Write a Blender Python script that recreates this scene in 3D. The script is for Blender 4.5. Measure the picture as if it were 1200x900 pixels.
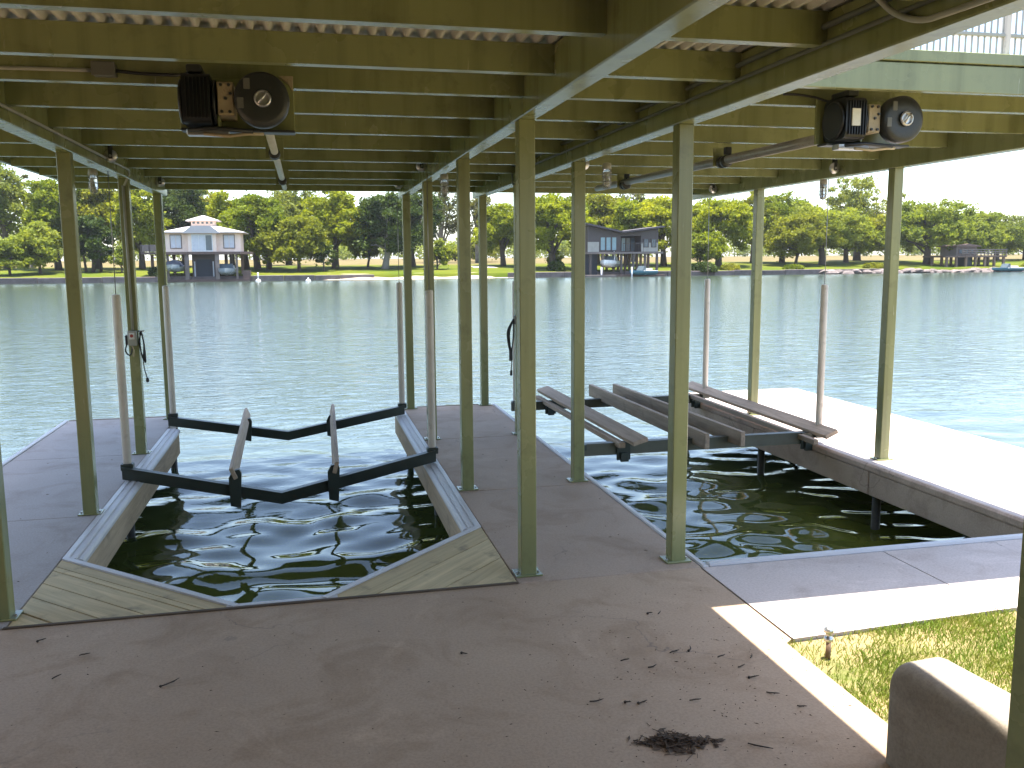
import bpy, math, random
import numpy as np
from mathutils import Vector, Matrix

for o in list(bpy.data.objects):
    bpy.data.objects.remove(o)
scene = bpy.context.scene
COL = scene.collection

# ---------------------------------------------------------------- camera
cam_data = bpy.data.cameras.new('camera')
cam = bpy.data.objects.new('camera', cam_data)
COL.objects.link(cam)
cam_data.sensor_width = 36.0
cam_data.lens = 1047.7 / 1200 * 36
cam_data.clip_start = 0.05
cam_data.clip_end = 3000
YAW, PITCH, ROLL = math.radians(12.839), math.radians(-8.042), math.radians(-0.413)
_f = Vector((math.sin(YAW) * math.cos(PITCH), math.cos(YAW) * math.cos(PITCH), math.sin(PITCH)))
_r = Vector((math.cos(YAW), -math.sin(YAW), 0))
_u = _r.cross(_f)
_r2 = math.cos(ROLL) * _r + math.sin(ROLL) * _u
_u2 = -math.sin(ROLL) * _r + math.cos(ROLL) * _u
cam.matrix_world = Matrix(((_r2.x, _u2.x, -_f.x, 0), (_r2.y, _u2.y, -_f.y, 0), (_r2.z, _u2.z, -_f.z, 1.65), (0, 0, 0, 1)))
scene.camera = cam

# ---------------------------------------------------------------- sky, sun, exposure
SUN = Vector((0.078, 0.004, 1.0)).normalized()
world = bpy.data.worlds.new('World')
scene.world = world
world.use_nodes = True
wn = world.node_tree
wn.nodes.clear()
sky = wn.nodes.new('ShaderNodeTexSky')
sky.sky_type = 'NISHITA'
sky.sun_disc = False
sky.sun_elevation = math.asin(SUN.z)
sky.sun_rotation = math.atan2(SUN.x, SUN.y)
sky.air_density = 1.0
sky.dust_density = 1.2
sky.ozone_density = 1.0
bg = wn.nodes.new('ShaderNodeBackground')
bg.inputs['Strength'].default_value = 0.13
wo = wn.nodes.new('ShaderNodeOutputWorld')
wn.links.new(sky.outputs[0], bg.inputs[0])
wn.links.new(bg.outputs[0], wo.inputs[0])

sl = bpy.data.lights.new('sun', 'SUN')
sl.energy = 4.6
sl.angle = math.radians(0.53)
sl.color = (1.0, 0.95, 0.87)
so = bpy.data.objects.new('sun', sl)
COL.objects.link(so)
so.rotation_euler = SUN.to_track_quat('Z', 'Y').to_euler()
so.location = (0, 0, 30)

scene.view_settings.view_transform = 'Standard'
scene.view_settings.look = 'None'
scene.view_settings.gamma = 1.0
scene.view_settings.use_curve_mapping = False
scene.view_settings.exposure = 2.0
scene.render.engine = 'CYCLES'
scene.cycles.use_denoising = True
scene.cycles.max_bounces = 10
scene.cycles.diffuse_bounces = 6
scene.cycles.glossy_bounces = 4
scene.cycles.transparent_max_bounces = 8
scene.cycles.sample_clamp_indirect = 6.0
scene.cycles.caustics_reflective = False
scene.cycles.caustics_refractive = False

R_ = random.Random(7)
NP = np.random.RandomState(11)

# ---------------------------------------------------------------- mesh helpers
class MB:
    def __init__(s):
        s.v = []; s.f = []; s.sm = []
    def add(s, vs, fs, smooth=False):
        b = len(s.v)
        s.v += [tuple(p) for p in vs]
        s.f += [tuple(i + b for i in q) for q in fs]
        s.sm += [smooth] * len(fs)
        return s
    def box(s, x0, x1, y0, y1, z0, z1, c=0.0):
        """box, chamfered by c"""
        if c <= 0:
            vs = [(x, y, z) for x in (x0, x1) for y in (y0, y1) for z in (z0, z1)]
            fs = [(0, 1, 3, 2), (4, 6, 7, 5), (0, 4, 5, 1), (2, 3, 7, 6), (0, 2, 6, 4), (1, 5, 7, 3)]
            return s.add(vs, fs)
        cx, cy, cz = (x0 + x1) / 2, (y0 + y1) / 2, (z0 + z1) / 2
        hx, hy, hz = (x1 - x0) / 2, (y1 - y0) / 2, (z1 - z0) / 2
        vs = []; idx = {}
        for sx in (-1, 1):
            for sy in (-1, 1):
                for sz in (-1, 1):
                    for a in range(3):
                        d = [hx - c, hy - c, hz - c]
                        d[a] = (hx, hy, hz)[a]
                        idx[(sx, sy, sz, a)] = len(vs)
                        vs.append((cx + sx * d[0], cy + sy * d[1], cz + sz * d[2]))
        fs = []
        for a in range(3):
            b, e = [k for k in range(3) if k != a]
            for sg in (-1, 1):
                q = []
                for (p, r) in ((-1, -1), (1, -1), (1, 1), (-1, 1)):
                    k = [0, 0, 0]; k[a] = sg; k[b] = p; k[e] = r
                    q.append(idx[(k[0], k[1], k[2], a)])
                fs.append(q if (sg > 0) == (a != 1) else q[::-1])
        for a in range(3):
            b, e = [k for k in range(3) if k != a]
            for p in (-1, 1):
                for r in (-1, 1):
                    q = []
                    for (t, w) in ((-1, b), (1, b), (1, e), (-1, e)):
                        k = [0, 0, 0]; k[a] = t; k[b] = p; k[e] = r
                        q.append(idx[(k[0], k[1], k[2], w)])
                    fs.append(q)
        for sx in (-1, 1):
            for sy in (-1, 1):
                for sz in (-1, 1):
                    fs.append([idx[(sx, sy, sz, a)] for a in range(3)])
        return s.add(vs, fs)
    def tube(s, pts, r, n=10, caps=True, smooth=True):
        pts = [Vector(p) for p in pts]
        rs = r if isinstance(r, (list, tuple)) else [r] * len(pts)
        vs = []
        prev = None
        for i, p in enumerate(pts):
            d = (pts[min(i + 1, len(pts) - 1)] - pts[max(i - 1, 0)]).normalized()
            if prev is None:
                a = Vector((0, 0, 1)) if abs(d.z) < .9 else Vector((1, 0, 0))
                prev = d.cross(a).normalized()
            e1 = (prev - d * prev.dot(d)).normalized()
            prev = e1
            e2 = d.cross(e1)
            for k in range(n):
                t = 2 * math.pi * k / n
                vs.append(p + (e1 * math.cos(t) + e2 * math.sin(t)) * rs[i])
        fs = [(i * n + k, i * n + (k + 1) % n, (i + 1) * n + (k + 1) % n, (i + 1) * n + k) for i in range(len(pts) - 1) for k in range(n)]
        s.add(vs, fs, smooth)
        if caps:
            b = len(s.v) - len(vs)
            s.f += [tuple(b + k for k in range(n))[::-1], tuple(b + (len(pts) - 1) * n + k for k in range(n))]
            s.sm += [False, False]
        return s
    def prism(s, poly, z0, z1, axis='z'):
        n = len(poly)
        def P(a, b, c):
            return {'z': (a, b, c), 'y': (a, c, b), 'x': (c, a, b)}[axis]
        vs = [P(a, b, z0) for a, b in poly] + [P(a, b, z1) for a, b in poly]
        fs = [tuple(range(n))[::-1], tuple(range(n, 2 * n))] + [(i, (i + 1) % n, n + (i + 1) % n, n + i) for i in range(n)]
        return s.add(vs, fs)
    def lathe(s, prof, n=20, axis='z', o=(0, 0, 0), smooth=True):
        vs = []
        for r, h in prof:
            for k in range(n):
                t = 2 * math.pi * k / n
                a, b = r * math.cos(t), r * math.sin(t)
                p = {'z': (a, b, h), 'y': (a, h, b), 'x': (h, a, b)}[axis]
                vs.append((p[0] + o[0], p[1] + o[1], p[2] + o[2]))
        m = len(prof)
        fs = [(i * n + k, i * n + (k + 1) % n, (i + 1) * n + (k + 1) % n, (i + 1) * n + k) for i in range(m - 1) for k in range(n)]
        fs += [tuple(range(n)), tuple((m - 1) * n + k for k in range(n))]
        b = len(s.v)
        s.v += vs
        s.f += [tuple(i + b for i in q) for q in fs]
        s.sm += [smooth] * (len(fs) - 2) + [False, False]
        return s
    def mesh(s, name, mat):
        me = bpy.data.meshes.new(name)
        me.from_pydata(s.v, [], s.f)
        me.polygons.foreach_set('use_smooth', s.sm)
        me.materials.append(mat)
        me.validate()
        me.update()
        import bmesh
        bm = bmesh.new(); bm.from_mesh(me)
        bmesh.ops.recalc_face_normals(bm, faces=bm.faces)
        bm.to_mesh(me); bm.free()
        return me
    def build(s, name, mat, parent=None, loc=None):
        return link(name, s.mesh(name, mat), parent, loc)

def link(name, me, parent=None, loc=None, rz=0.0, scale=None):
    o = bpy.data.objects.new(name, me)
    COL.objects.link(o)
    if parent is not None:
        o.parent = parent
    if loc is not None:
        o.location = loc
    if rz:
        o.rotation_euler = (0, 0, rz)
    if scale is not None:
        o.scale = scale
    return o

def tag(o, label=None, cat=None, group=None, kind=None):
    if label: o['label'] = label
    if cat: o['category'] = cat
    if group: o['group'] = group
    if kind: o['kind'] = kind
    return o

def thing(name, label, cat, loc=(0, 0, 0), group=None):
    o = bpy.data.objects.new(name, None)
    COL.objects.link(o)
    o.location = loc
    o.empty_display_size = 0.2
    return tag(o, label, cat, group)

def numpy_mesh(name, V, F, mat, smooth=False):
    """V (n,3), F (m,k) arrays"""
    me = bpy.data.meshes.new(name)
    k = F.shape[1]
    me.vertices.add(len(V)); me.vertices.foreach_set('co', np.ascontiguousarray(V, dtype=np.float32).ravel())
    me.loops.add(F.size); me.loops.foreach_set('vertex_index', np.ascontiguousarray(F, dtype=np.int32).ravel())
    me.polygons.add(len(F))
    me.polygons.foreach_set('loop_start', np.arange(0, F.size, k, dtype=np.int32))
    me.polygons.foreach_set('loop_total', np.full(len(F), k, dtype=np.int32))
    if smooth:
        me.polygons.foreach_set('use_smooth', np.ones(len(F), dtype=bool))
    me.update(calc_edges=True)
    me.materials.append(mat)
    return me

# ---------------------------------------------------------------- materials
def new_mat(name):
    m = bpy.data.materials.new(name)
    m.use_nodes = True
    nt = m.node_tree
    return m, nt, nt.nodes['Principled BSDF']

def coords(nt, scale=(1, 1, 1), space='Object'):
    if space == 'World':
        g = nt.nodes.new('ShaderNodeNewGeometry'); src = g.outputs['Position']
    else:
        g = nt.nodes.new('ShaderNodeTexCoord'); src = g.outputs['Object']
    mp = nt.nodes.new('ShaderNodeMapping')
    mp.inputs['Scale'].default_value = scale
    nt.links.new(src, mp.inputs['Vector'])
    return mp.outputs['Vector']

def noise(nt, vec, scale, detail=4, rough=.55, dist=0.0):
    n = nt.nodes.new('ShaderNodeTexNoise')
    n.inputs['Scale'].default_value = scale
    n.inputs['Detail'].default_value = detail
    n.inputs['Roughness'].default_value = rough
    n.inputs['Distortion'].default_value = dist
    nt.links.new(vec, n.inputs['Vector'])
    return n.outputs['Fac']

def ramp(nt, fac, stops):
    r = nt.nodes.new('ShaderNodeValToRGB')
    e = r.color_ramp.elements
    while len(e) < len(stops):
        e.new(0.5)
    for i, (p, c) in enumerate(stops):
        e[i].position = p
        e[i].color = (c[0], c[1], c[2], 1) if not isinstance(c, (int, float)) else (c, c, c, 1)
    nt.links.new(fac, r.inputs['Fac'])
    return r.outputs['Color']

def mixc(nt, a, b, fac, mode='MIX'):
    m = nt.nodes.new('ShaderNodeMix')
    m.data_type = 'RGBA'; m.blend_type = mode
    for sock, val in ((m.inputs['Factor'], fac), (m.inputs['A'], a), (m.inputs['B'], b)):
        if isinstance(val, (int, float)):
            sock.default_value = val
        elif isinstance(val, (tuple, list)):
            sock.default_value = (val[0], val[1], val[2], 1)
        else:
            nt.links.new(val, sock)
    return m.outputs['Result']

def bump(nt, bsdf, h, strength=.2, dist=.01, prev=None):
    b = nt.nodes.new('ShaderNodeBump')
    b.inputs['Strength'].default_value = strength
    b.inputs['Distance'].default_value = dist
    nt.links.new(h, b.inputs['Height'])
    if prev is not None:
        nt.links.new(prev, b.inputs['Normal'])
    nt.links.new(b.outputs['Normal'], bsdf.inputs['Normal'])
    return b.outputs['Normal']

def paint(name, col, rough=.5, var=.18, scale=3.0, bstr=.12, metal=0.0, dirt=None, space='World', stretch=(1, 1, 1), bscale=60):
    m, nt, b = new_mat(name)
    v = coords(nt, stretch, space)
    n1 = noise(nt, v, scale, 5)
    lo = tuple(c * (1 - var) for c in col); hi = tuple(min(1, c * (1 + var)) for c in col)
    c = ramp(nt, n1, [(.3, lo), (.7, hi)])
    if dirt:
        n2 = noise(nt, v, scale * 4.7, 6, .65)
        c = mixc(nt, c, dirt, ramp(nt, n2, [(.56, 0.0), (.72, .75)]))
    oi = nt.nodes.new('ShaderNodeObjectInfo')
    c = mixc(nt, c, mixc(nt, c, (.72, .72, .72), 1.0, 'MULTIPLY'), oi.outputs['Random'] if var > .1 else 0.0)
    nt.links.new(c, b.inputs['Base Color'])
    n3 = noise(nt, v, bscale, 3)
    r = nt.nodes.new('ShaderNodeMapRange')
    r.inputs['To Min'].default_value = max(0.02, rough - .12); r.inputs['To Max'].default_value = min(1, rough + .12)
    nt.links.new(n1, r.inputs['Value']); nt.links.new(r.outputs['Result'], b.inputs['Roughness'])
    b.inputs['Metallic'].default_value = metal
    if bstr:
        bump(nt, b, n3, bstr, .004)
    return m

def wood(name, col, var=.3, axis=1, rough=.8, space='Object', knots=True):
    """weathered board, grain stretched along axis (0 x, 1 y, 2 z)"""
    m, nt, b = new_mat(name)
    st = [14, 14, 14]; st[axis] = .9
    oi = nt.nodes.new('ShaderNodeObjectInfo')
    v0 = coords(nt, tuple(st), space)
    va = nt.nodes.new('ShaderNodeVectorMath'); va.operation = 'ADD'
    ms = nt.nodes.new('ShaderNodeVectorMath'); ms.operation = 'SCALE'
    ms.inputs[0].default_value = (17, 23, 31)
    nt.links.new(oi.outputs['Random'], ms.inputs['Scale'])
    nt.links.new(v0, va.inputs[0]); nt.links.new(ms.outputs[0], va.inputs[1])
    g = noise(nt, va.outputs[0], 1.6, 7, .65, 1.2)
    lo = tuple(c * (1 - var) for c in col); hi = tuple(min(1, c * (1 + var)) for c in col)
    c = ramp(nt, g, [(.28, lo), (.5, col), (.72, hi)])
    v1 = coords(nt, (1, 1, 1), space)
    d = noise(nt, v1, 5.0, 5, .6)
    c = mixc(nt, c, (.10, .085, .065), ramp(nt, d, [(.58, 0.0), (.75, .6)]))
    c = mixc(nt, c, (.66, .64, .60), mixc(nt, (0, 0, 0), (.5, .5, .5), oi.outputs['Random']), 'MULTIPLY')
    nt.links.new(c, b.inputs['Base Color'])
    b.inputs['Roughness'].default_value = rough
    bump(nt, b, g, .35, .006)
    return m

def concrete(name, a, bcol, stain, bs=.25, cracks=True):
    m, nt, b = new_mat(name)
    v = coords(nt, (1, 1, 1), 'World')
    big = noise(nt, v, .8, 6, .62, .6)
    c = ramp(nt, big, [(.32, a), (.68, bcol)])
    mid = noise(nt, v, 2.3, 8, .66, .9)
    c = mixc(nt, c, stain, ramp(nt, mid, [(.50, 0.0), (.66, .75)]))
    pale = noise(nt, v, 1.4, 7, .7, 1.4)
    c = mixc(nt, c, tuple(min(.8, k * 1.22) for k in bcol), ramp(nt, pale, [(.56, 0.0), (.70, .55)]))
    fine = noise(nt, v, 85, 4, .7)
    c = mixc(nt, c, mixc(nt, c, (.86, .85, .84), 1.0, 'MULTIPLY'), ramp(nt, fine, [(.40, 1.0), (.56, 0.0)]))
    spot = noise(nt, v, 19, 4, .6)
    c = mixc(nt, c, (.13, .10, .085), ramp(nt, spot, [(.68, 0.0), (.76, .45)]))
    if cracks:
        vo = nt.nodes.new('ShaderNodeTexVoronoi'); vo.feature = 'DISTANCE_TO_EDGE'
        vo.inputs['Scale'].default_value = .42
        wob = nt.nodes.new('ShaderNodeVectorMath'); wob.operation = 'ADD'
        nz = nt.nodes.new('ShaderNodeTexNoise'); nz.inputs['Scale'].default_value = 2.2; nz.inputs['Detail'].default_value = 6
        nt.links.new(v, nz.inputs['Vector'])
        nt.links.new(v, wob.inputs[0]); nt.links.new(nz.outputs['Color'], wob.inputs[1])
        nt.links.new(wob.outputs[0], vo.inputs['Vector'])
        gate = noise(nt, v, .9, 3)
        cr = nt.nodes.new('ShaderNodeMath'); cr.operation = 'MULTIPLY'
        nt.links.new(ramp(nt, vo.outputs['Distance'], [(.0, 1.0), (.0028, 0.0)]), cr.inputs[0])
        nt.links.new(ramp(nt, gate, [(.50, 0.0), (.58, .55)]), cr.inputs[1])
        c = mixc(nt, c, (.12, .095, .08), cr.outputs[0])
    nt.links.new(c, b.inputs['Base Color'])
    rr = nt.nodes.new('ShaderNodeMapRange'); rr.inputs['To Min'].default_value = .62; rr.inputs['To Max'].default_value = .92
    nt.links.new(mid, rr.inputs['Value']); nt.links.new(rr.outputs['Result'], b.inputs['Roughness'])
    n1 = bump(nt, b, fine, bs, .003)
    bump(nt, b, mid, .2, .01, n1)
    return m

M = {}
M['green'] = paint('sage_paint', (.228, .242, .108), .26, .09, 1.7, .05, dirt=(.165, .17, .080))
def weather(m):
    nt = m.node_tree; b = nt.nodes['Principled BSDF']
    src = b.inputs['Base Color'].links[0].from_socket
    st = noise(nt, coords(nt, (9, 9, .35), 'World'), 1.0, 5, .6)          # rain streaks down the steel
    c = mixc(nt, src, mixc(nt, src, (.70, .70, .66), 1.0, 'MULTIPLY'), ramp(nt, st, [(.48, 0.0), (.66, .8)]))
    w = coords(nt, (1, 1, 1), 'World')
    sp = noise(nt, w, 34, 5, .7)
    c = mixc(nt, c, (.16, .085, .04), ramp(nt, sp, [(.70, 0.0), (.735, .8)]))   # rust flecks
    sc = noise(nt, coords(nt, (30, 30, 2.2), 'World'), 1.4, 4, .7)
    c = mixc(nt, c, (.42, .42, .30), ramp(nt, sc, [(.69, 0.0), (.73, .5)]))     # pale scuffs
    nt.links.new(c, b.inputs['Base Color'])
weather(M['green'])
M['sheet'] = paint('galvanised_sheet', (.56, .55, .50), .5, .09, 5, .1, dirt=(.40, .38, .32))
M['decktop'] = paint('upper_deck', (.45, .44, .42), .8, .1, 3)
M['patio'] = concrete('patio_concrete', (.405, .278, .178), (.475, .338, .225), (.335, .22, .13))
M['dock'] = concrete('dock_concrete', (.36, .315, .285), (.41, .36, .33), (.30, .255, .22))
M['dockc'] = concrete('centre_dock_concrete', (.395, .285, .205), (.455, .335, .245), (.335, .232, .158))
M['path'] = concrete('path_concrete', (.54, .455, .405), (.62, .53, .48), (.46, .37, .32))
M['wallc'] = concrete('wall_concrete', (.27, .225, .17), (.32, .27, .21), (.20, .16, .12), .4)
M['joint'] = paint('dark_joint', (.05, .042, .036), .9, .1)
M['vinyl'] = paint('dock_edge_vinyl', (.53, .505, .495), .45, .06, 6, .06, dirt=(.42, .40, .38))
M['fascia'] = wood('fascia_board', (.50, .37, .24), .25, 1, .8, 'World')
M['fasciax'] = wood('fascia_board_cross', (.26, .20, .14), .3, 0, .8, 'World')
M['darktrim'] = wood('dark_trim_board', (.10, .068, .042), .3, 0, .85, 'World')
M['fasciar'] = concrete('dock_side_concrete', (.46, .35, .28), (.54, .42, .34), (.34, .25, .19), .4)
M['deckwood'] = wood('treated_deck_board', (.58, .455, .25), .25, 0, .78)
M['bunk'] = wood('weathered_bunk', (.40, .305, .225), .3, 1, .85)
M['liftsteel'] = paint('lift_steel', (.055, .068, .058), .45, .15, 6, .15, metal=.3, dirt=(.10, .07, .045))
M['liftgrey'] = paint('lift_grey_green', (.105, .105, .075), .5, .15, 6, .15, dirt=(.10, .07, .045))
M['pvc'] = paint('pvc_sleeve', (.60, .54, .46), .5, .10, 4, .08, dirt=(.40, .35, .28))
M['cable'] = paint('wire_rope', (.30, .29, .28), .4, .1, 20, 0, metal=.8)
M['pile'] = paint('dark_pile', (.045, .045, .038), .6, .2, 6, .3, dirt=(.09, .08, .05))
M['motor'] = paint('motor_black', (.012, .013, .015), .42, .2, 8, .1)
M['gear'] = paint('gear_black', (.035, .038, .036), .42, .25, 9, .15, dirt=(.07, .06, .05))
M['tan'] = paint('tan_plate', (.50, .40, .25), .5, .12, 12, .1, dirt=(.22, .12, .06))
M['steel'] = paint('bright_steel', (.55, .54, .52), .32, .1, 8, .05, metal=.85, dirt=(.28, .20, .13))
M['rust'] = paint('rusty_steel', (.24, .15, .09), .7, .3, 14, .3)
M['pipe'] = paint('pipe_white', (.62, .62, .58), .45, .12, 8, .06, dirt=(.30, .27, .22))
M['pipeg'] = paint('pipe_grey', (.30, .29, .27), .4, .15, 8, .06, metal=.5, dirt=(.2, .15, .1))
M['label'] = paint('paper_label', (.70, .66, .55), .7, .06, 30, 0)
M['conduit'] = paint('conduit_grey', (.34, .335, .29), .45, .1, 6, .05)
M['dconduit'] = paint('conduit_dark', (.10, .11, .085), .5, .1, 6, .05)
M['rubber'] = paint('black_rubber', (.016, .016, .017), .55, .1, 20, .05)
M['box'] = paint('box_grey', (.13, .13, .115), .5, .1, 8, .05)
M['red'] = paint('button_red', (.35, .05, .04), .45, .05, 8, 0)
M['white'] = paint('white_paint', (.72, .71, .69), .5, .06, 4, .05)
M['twig'] = paint('twig_bark', (.075, .055, .04), .9, .3, 30, .4)
M['litter'] = paint('dead_leaf', (.115, .072, .042), .9, .35, 40, .3)
m, nt, b = new_mat('clear_jar')
b.inputs['Base Color'].default_value = (.93, .93, .95, 1); b.inputs['Roughness'].default_value = .12
b.inputs['Transmission Weight'].default_value = .75; b.inputs['IOR'].default_value = 1.45
M['jar'] = m

# ================================================================ SETTING
WZ = -0.52
# ---- water
def water_material():
    m, nt, b = new_mat('lake_water')
    v = coords(nt, (1, 1, 1), 'World')
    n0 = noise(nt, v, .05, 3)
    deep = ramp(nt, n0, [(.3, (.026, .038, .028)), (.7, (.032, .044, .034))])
    scatter_olive = ramp(nt, n0, [(.3, (.078, .094, .017)), (.7, (.094, .110, .022))])   # olive near the docks, with sunlight scattered in the water put into the colour
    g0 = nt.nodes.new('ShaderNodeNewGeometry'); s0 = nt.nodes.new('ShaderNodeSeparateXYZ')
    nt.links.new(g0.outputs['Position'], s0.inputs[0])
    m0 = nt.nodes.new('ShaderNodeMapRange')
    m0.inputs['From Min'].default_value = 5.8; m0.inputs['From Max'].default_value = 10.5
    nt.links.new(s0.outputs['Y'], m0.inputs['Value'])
    nt.links.new(mixc(nt, scatter_olive, deep, m0.outputs['Result']), b.inputs['Base Color'])
    b.inputs['IOR'].default_value = 1.333
    v2 = coords(nt, (.62, 1.0, 1), 'World')
    na = noise(nt, v2, 4.6, 4, .62, .6)
    v3 = coords(nt, (.5, 1.25, 1), 'World')
    nb = noise(nt, v3, 1.15, 3, .6, .6)
    nm = nt.nodes.new('ShaderNodeMath'); nm.operation = 'MULTIPLY_ADD'; nm.inputs[1].default_value = .8
    nt.links.new(nb, nm.inputs[0]); nt.links.new(na, nm.inputs[2])
    n1 = nm.outputs[0]
    geo = nt.nodes.new('ShaderNodeNewGeometry')
    sep = nt.nodes.new('ShaderNodeSeparateXYZ')
    nt.links.new(geo.outputs['Position'], sep.inputs[0])
    mr = nt.nodes.new('ShaderNodeMapRange')      # open water is choppier than the sheltered slips
    mr.inputs['From Min'].default_value = 6.5; mr.inputs['From Max'].default_value = 15.0
    mr.inputs['To Min'].default_value = .004; mr.inputs['To Max'].default_value = .17
    nt.links.new(sep.outputs['Y'], mr.inputs['Value'])
    rr = nt.nodes.new('ShaderNodeMapRange')      # unresolved ripples far out act as roughness
    rr.inputs['From Min'].default_value = 10.0; rr.inputs['From Max'].default_value = 70.0
    rr.inputs['To Min'].default_value = .02; rr.inputs['To Max'].default_value = .19
    nt.links.new(sep.outputs['Y'], rr.inputs['Value']); nt.links.new(rr.outputs['Result'], b.inputs['Roughness'])
    b1 = nt.nodes.new('ShaderNodeBump'); b1.inputs['Distance'].default_value = .16
    nt.links.new(mr.outputs['Result'], b1.inputs['Strength'])
    nt.links.new(n1, b1.inputs['Height'])
    nt.links.new(b1.outputs['Normal'], b.inputs['Normal'])
    return m
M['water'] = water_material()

def make_water():
    ys = [3.9]
    while ys[-1] < 101:
        ys.append(ys[-1] + max(.034, .0085 * ys[-1]))
    xs = [-3.2]
    while xs[-1] < 6.6:
        xs.append(xs[-1] + .042)
    d = .042
    while xs[-1] < 230:
        d *= 1.045; xs.append(xs[-1] + d)
    left = []; d = .042; x = -3.2
    while x > -160:
        d *= 1.045; x -= d; left.append(x)
    xs = np.array(left[::-1] + xs); ys = np.array(ys)
    X, Y = np.meshgrid(xs, ys)
    dx = np.gradient(xs)[None, :] * np.ones_like(X); dy = np.gradient(ys)[:, None] * np.ones_like(X)
    Z = np.zeros_like(X)
    rs = np.random.RandomState(5)
    gust = .75 + .5 * np.sin(.31 * X + .17 * Y + 1.1 * np.sin(.11 * Y)) * np.sin(.13 * X - .23 * Y)
    open_ = np.clip((Y - 5.5) / 9, 0, 1)
    shel = .45 - .15 * open_
    for i in range(64):
        lam = .16 * (1.15 / .16) ** rs.rand()
        th = rs.normal(-1.65, .70)
        k = 2 * np.pi / lam
        kx, ky = k * np.cos(th), k * np.sin(th)
        slope = .0165 * (lam / .5) ** (.05)
        amp = slope / k
        lx = 2 * np.pi / max(abs(kx), 1e-6); ly = 2 * np.pi / max(abs(ky), 1e-6)
        w = np.clip((lx / dx - 3.5) / 3, 0, 1) * np.clip((ly / dy - 3.5) / 3, 0, 1)
        ph = rs.rand() * 6.28
        s = np.sin(kx * X + ky * Y + ph + .5 * np.sin(.7 * X * np.cos(th + 1) + .9 * Y * np.sin(th + 1) + ph))
        Z += amp * w * s
    Z *= gust * shel
    S = np.zeros_like(X)                       # smooth crossing wavelets trapped in the slips
    for i in range(26):
        lam = .26 * (.95 / .26) ** rs.rand()
        th = rs.rand() * 6.283 if i % 2 else rs.normal(-1.6, .5)
        k = 2 * np.pi / lam
        S += (.034 / k) * np.sin(k * np.cos(th) * X + k * np.sin(th) * Y + rs.rand() * 6.28)
    Z += S * np.clip((11.5 - Y) / 4.5, 0, 1) * np.clip((X + 4.5) / 1.5, 0, 1) * np.clip((8 - X) / 1.5, 0, 1)
    V = np.stack([X, Y, WZ + Z], -1).reshape(-1, 3)
    ny, nx = X.shape
    idx = np.arange(ny * nx).reshape(ny, nx)
    F = np.stack([idx[:-1, :-1], idx[:-1, 1:], idx[1:, 1:], idx[1:, :-1]], -1).reshape(-1, 4)
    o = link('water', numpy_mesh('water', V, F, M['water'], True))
    tag(o, 'rippled green lake water between the docks and far bank', 'water', kind='structure')
make_water()

# ---- far bank terrain
def far_ground_mat():
    m, nt, b = new_mat('far_lawn')
    v = coords(nt, (1, 1, 1), 'World')
    n1 = noise(nt, v, .16, 5, .6)
    lawn = ramp(nt, n1, [(.35, (.058, .085, .008)), (.65, (.105, .112, .012))])
    field = ramp(nt, n1, [(.35, (.115, .090, .040)), (.65, (.155, .125, .060))])
    geo = nt.nodes.new('ShaderNodeNewGeometry'); sep = nt.nodes.new('ShaderNodeSeparateXYZ')
    nt.links.new(geo.outputs['Position'], sep.inputs[0])
    mr = nt.nodes.new('ShaderNodeMapRange')
    mr.inputs['From Min'].default_value = 112; mr.inputs['From Max'].default_value = 122
    nt.links.new(sep.outputs['Y'], mr.inputs['Value'])
    nt.links.new(mixc(nt, lawn, field, mr.outputs['Result']), b.inputs['Base Color'])
    b.inputs['Roughness'].default_value = .95
    b.inputs['Specular IOR Level'].default_value = .05
    bump(nt, b, noise(nt, v, 3, 4), .5, .1)
    return m
M['farlawn'] = far_ground_mat()
def gz(y):
    return float(np.interp(y, [96, 97.5, 112, 140, 400, 2000], [-.05, .05, .75, 1.15, 1.5, 1.6]))
def make_far():
    rows = [(96.2, -1.2), (96.25, -.06), (97.5, .05), (101, .22), (106, .47), (112, .75), (125, .95), (140, 1.15), (400, 1.5), (1900, 1.62)]
    xs = np.linspace(-160, 240, 120)
    rs = np.random.RandomState(3)
    V = []; F = []
    for j, (y, z) in enumerate(rows):
        sp = 1 + max(0, y - 140) / 180
        for x in xs:
            V.append((x * sp, y + (0 if j < 2 else rs.uniform(-.3, .3)), z + (0 if j < 2 else rs.uniform(-.05, .05))))
    n = len(xs)
    for j in range(len(rows) - 1):
        for i in range(n - 1):
            F.append((j * n + i, j * n + i + 1, (j + 1) * n + i + 1, (j + 1) * n + i))
    o = link('terrain', numpy_mesh('terrain', np.array(V), np.array(F), M['farlawn'], True))
    tag(o, 'green lawn and dry field on the far bank of the lake', 'ground', kind='structure')
make_far()

# ---- near bank: soil block, patio, path, lawn
M['soil'] = paint('bank_soil', (.20, .16, .11), .95, .2, 3, .4)
tag(MB().box(-30, 40, -14, 4.262, -2.2, -.05).build('ground', M['soil']), 'earth bank held behind the patio and lawn', 'ground', kind='structure')
pt = MB()
pt.prism([(-8, -9), (1.955, -9), (1.955, 3.30), (1.995, 3.33), (1.995, 4.262), (-8, 4.262)], -.045, 0)
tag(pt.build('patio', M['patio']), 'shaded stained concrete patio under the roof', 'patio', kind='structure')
pa = thing('path', 'concrete path between the lawn and the right boat slip', 'path')
tag(pa, kind='structure')
px = [2.005, 3.105, 4.25, 5.4, 6.55, 7.7, 8.85, 10.0]
for a, c in zip(px[:-1], px[1:]):
    ya, yc = 3.335 + .055 * (a - 2), 3.335 + .055 * (c - 2)
    MB().prism([(a + .004, ya), (c - .004, yc), (c - .004, 4.262), (a + .004, 4.262)], -.045, -.001).build('slab', M['path'], pa)
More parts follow.
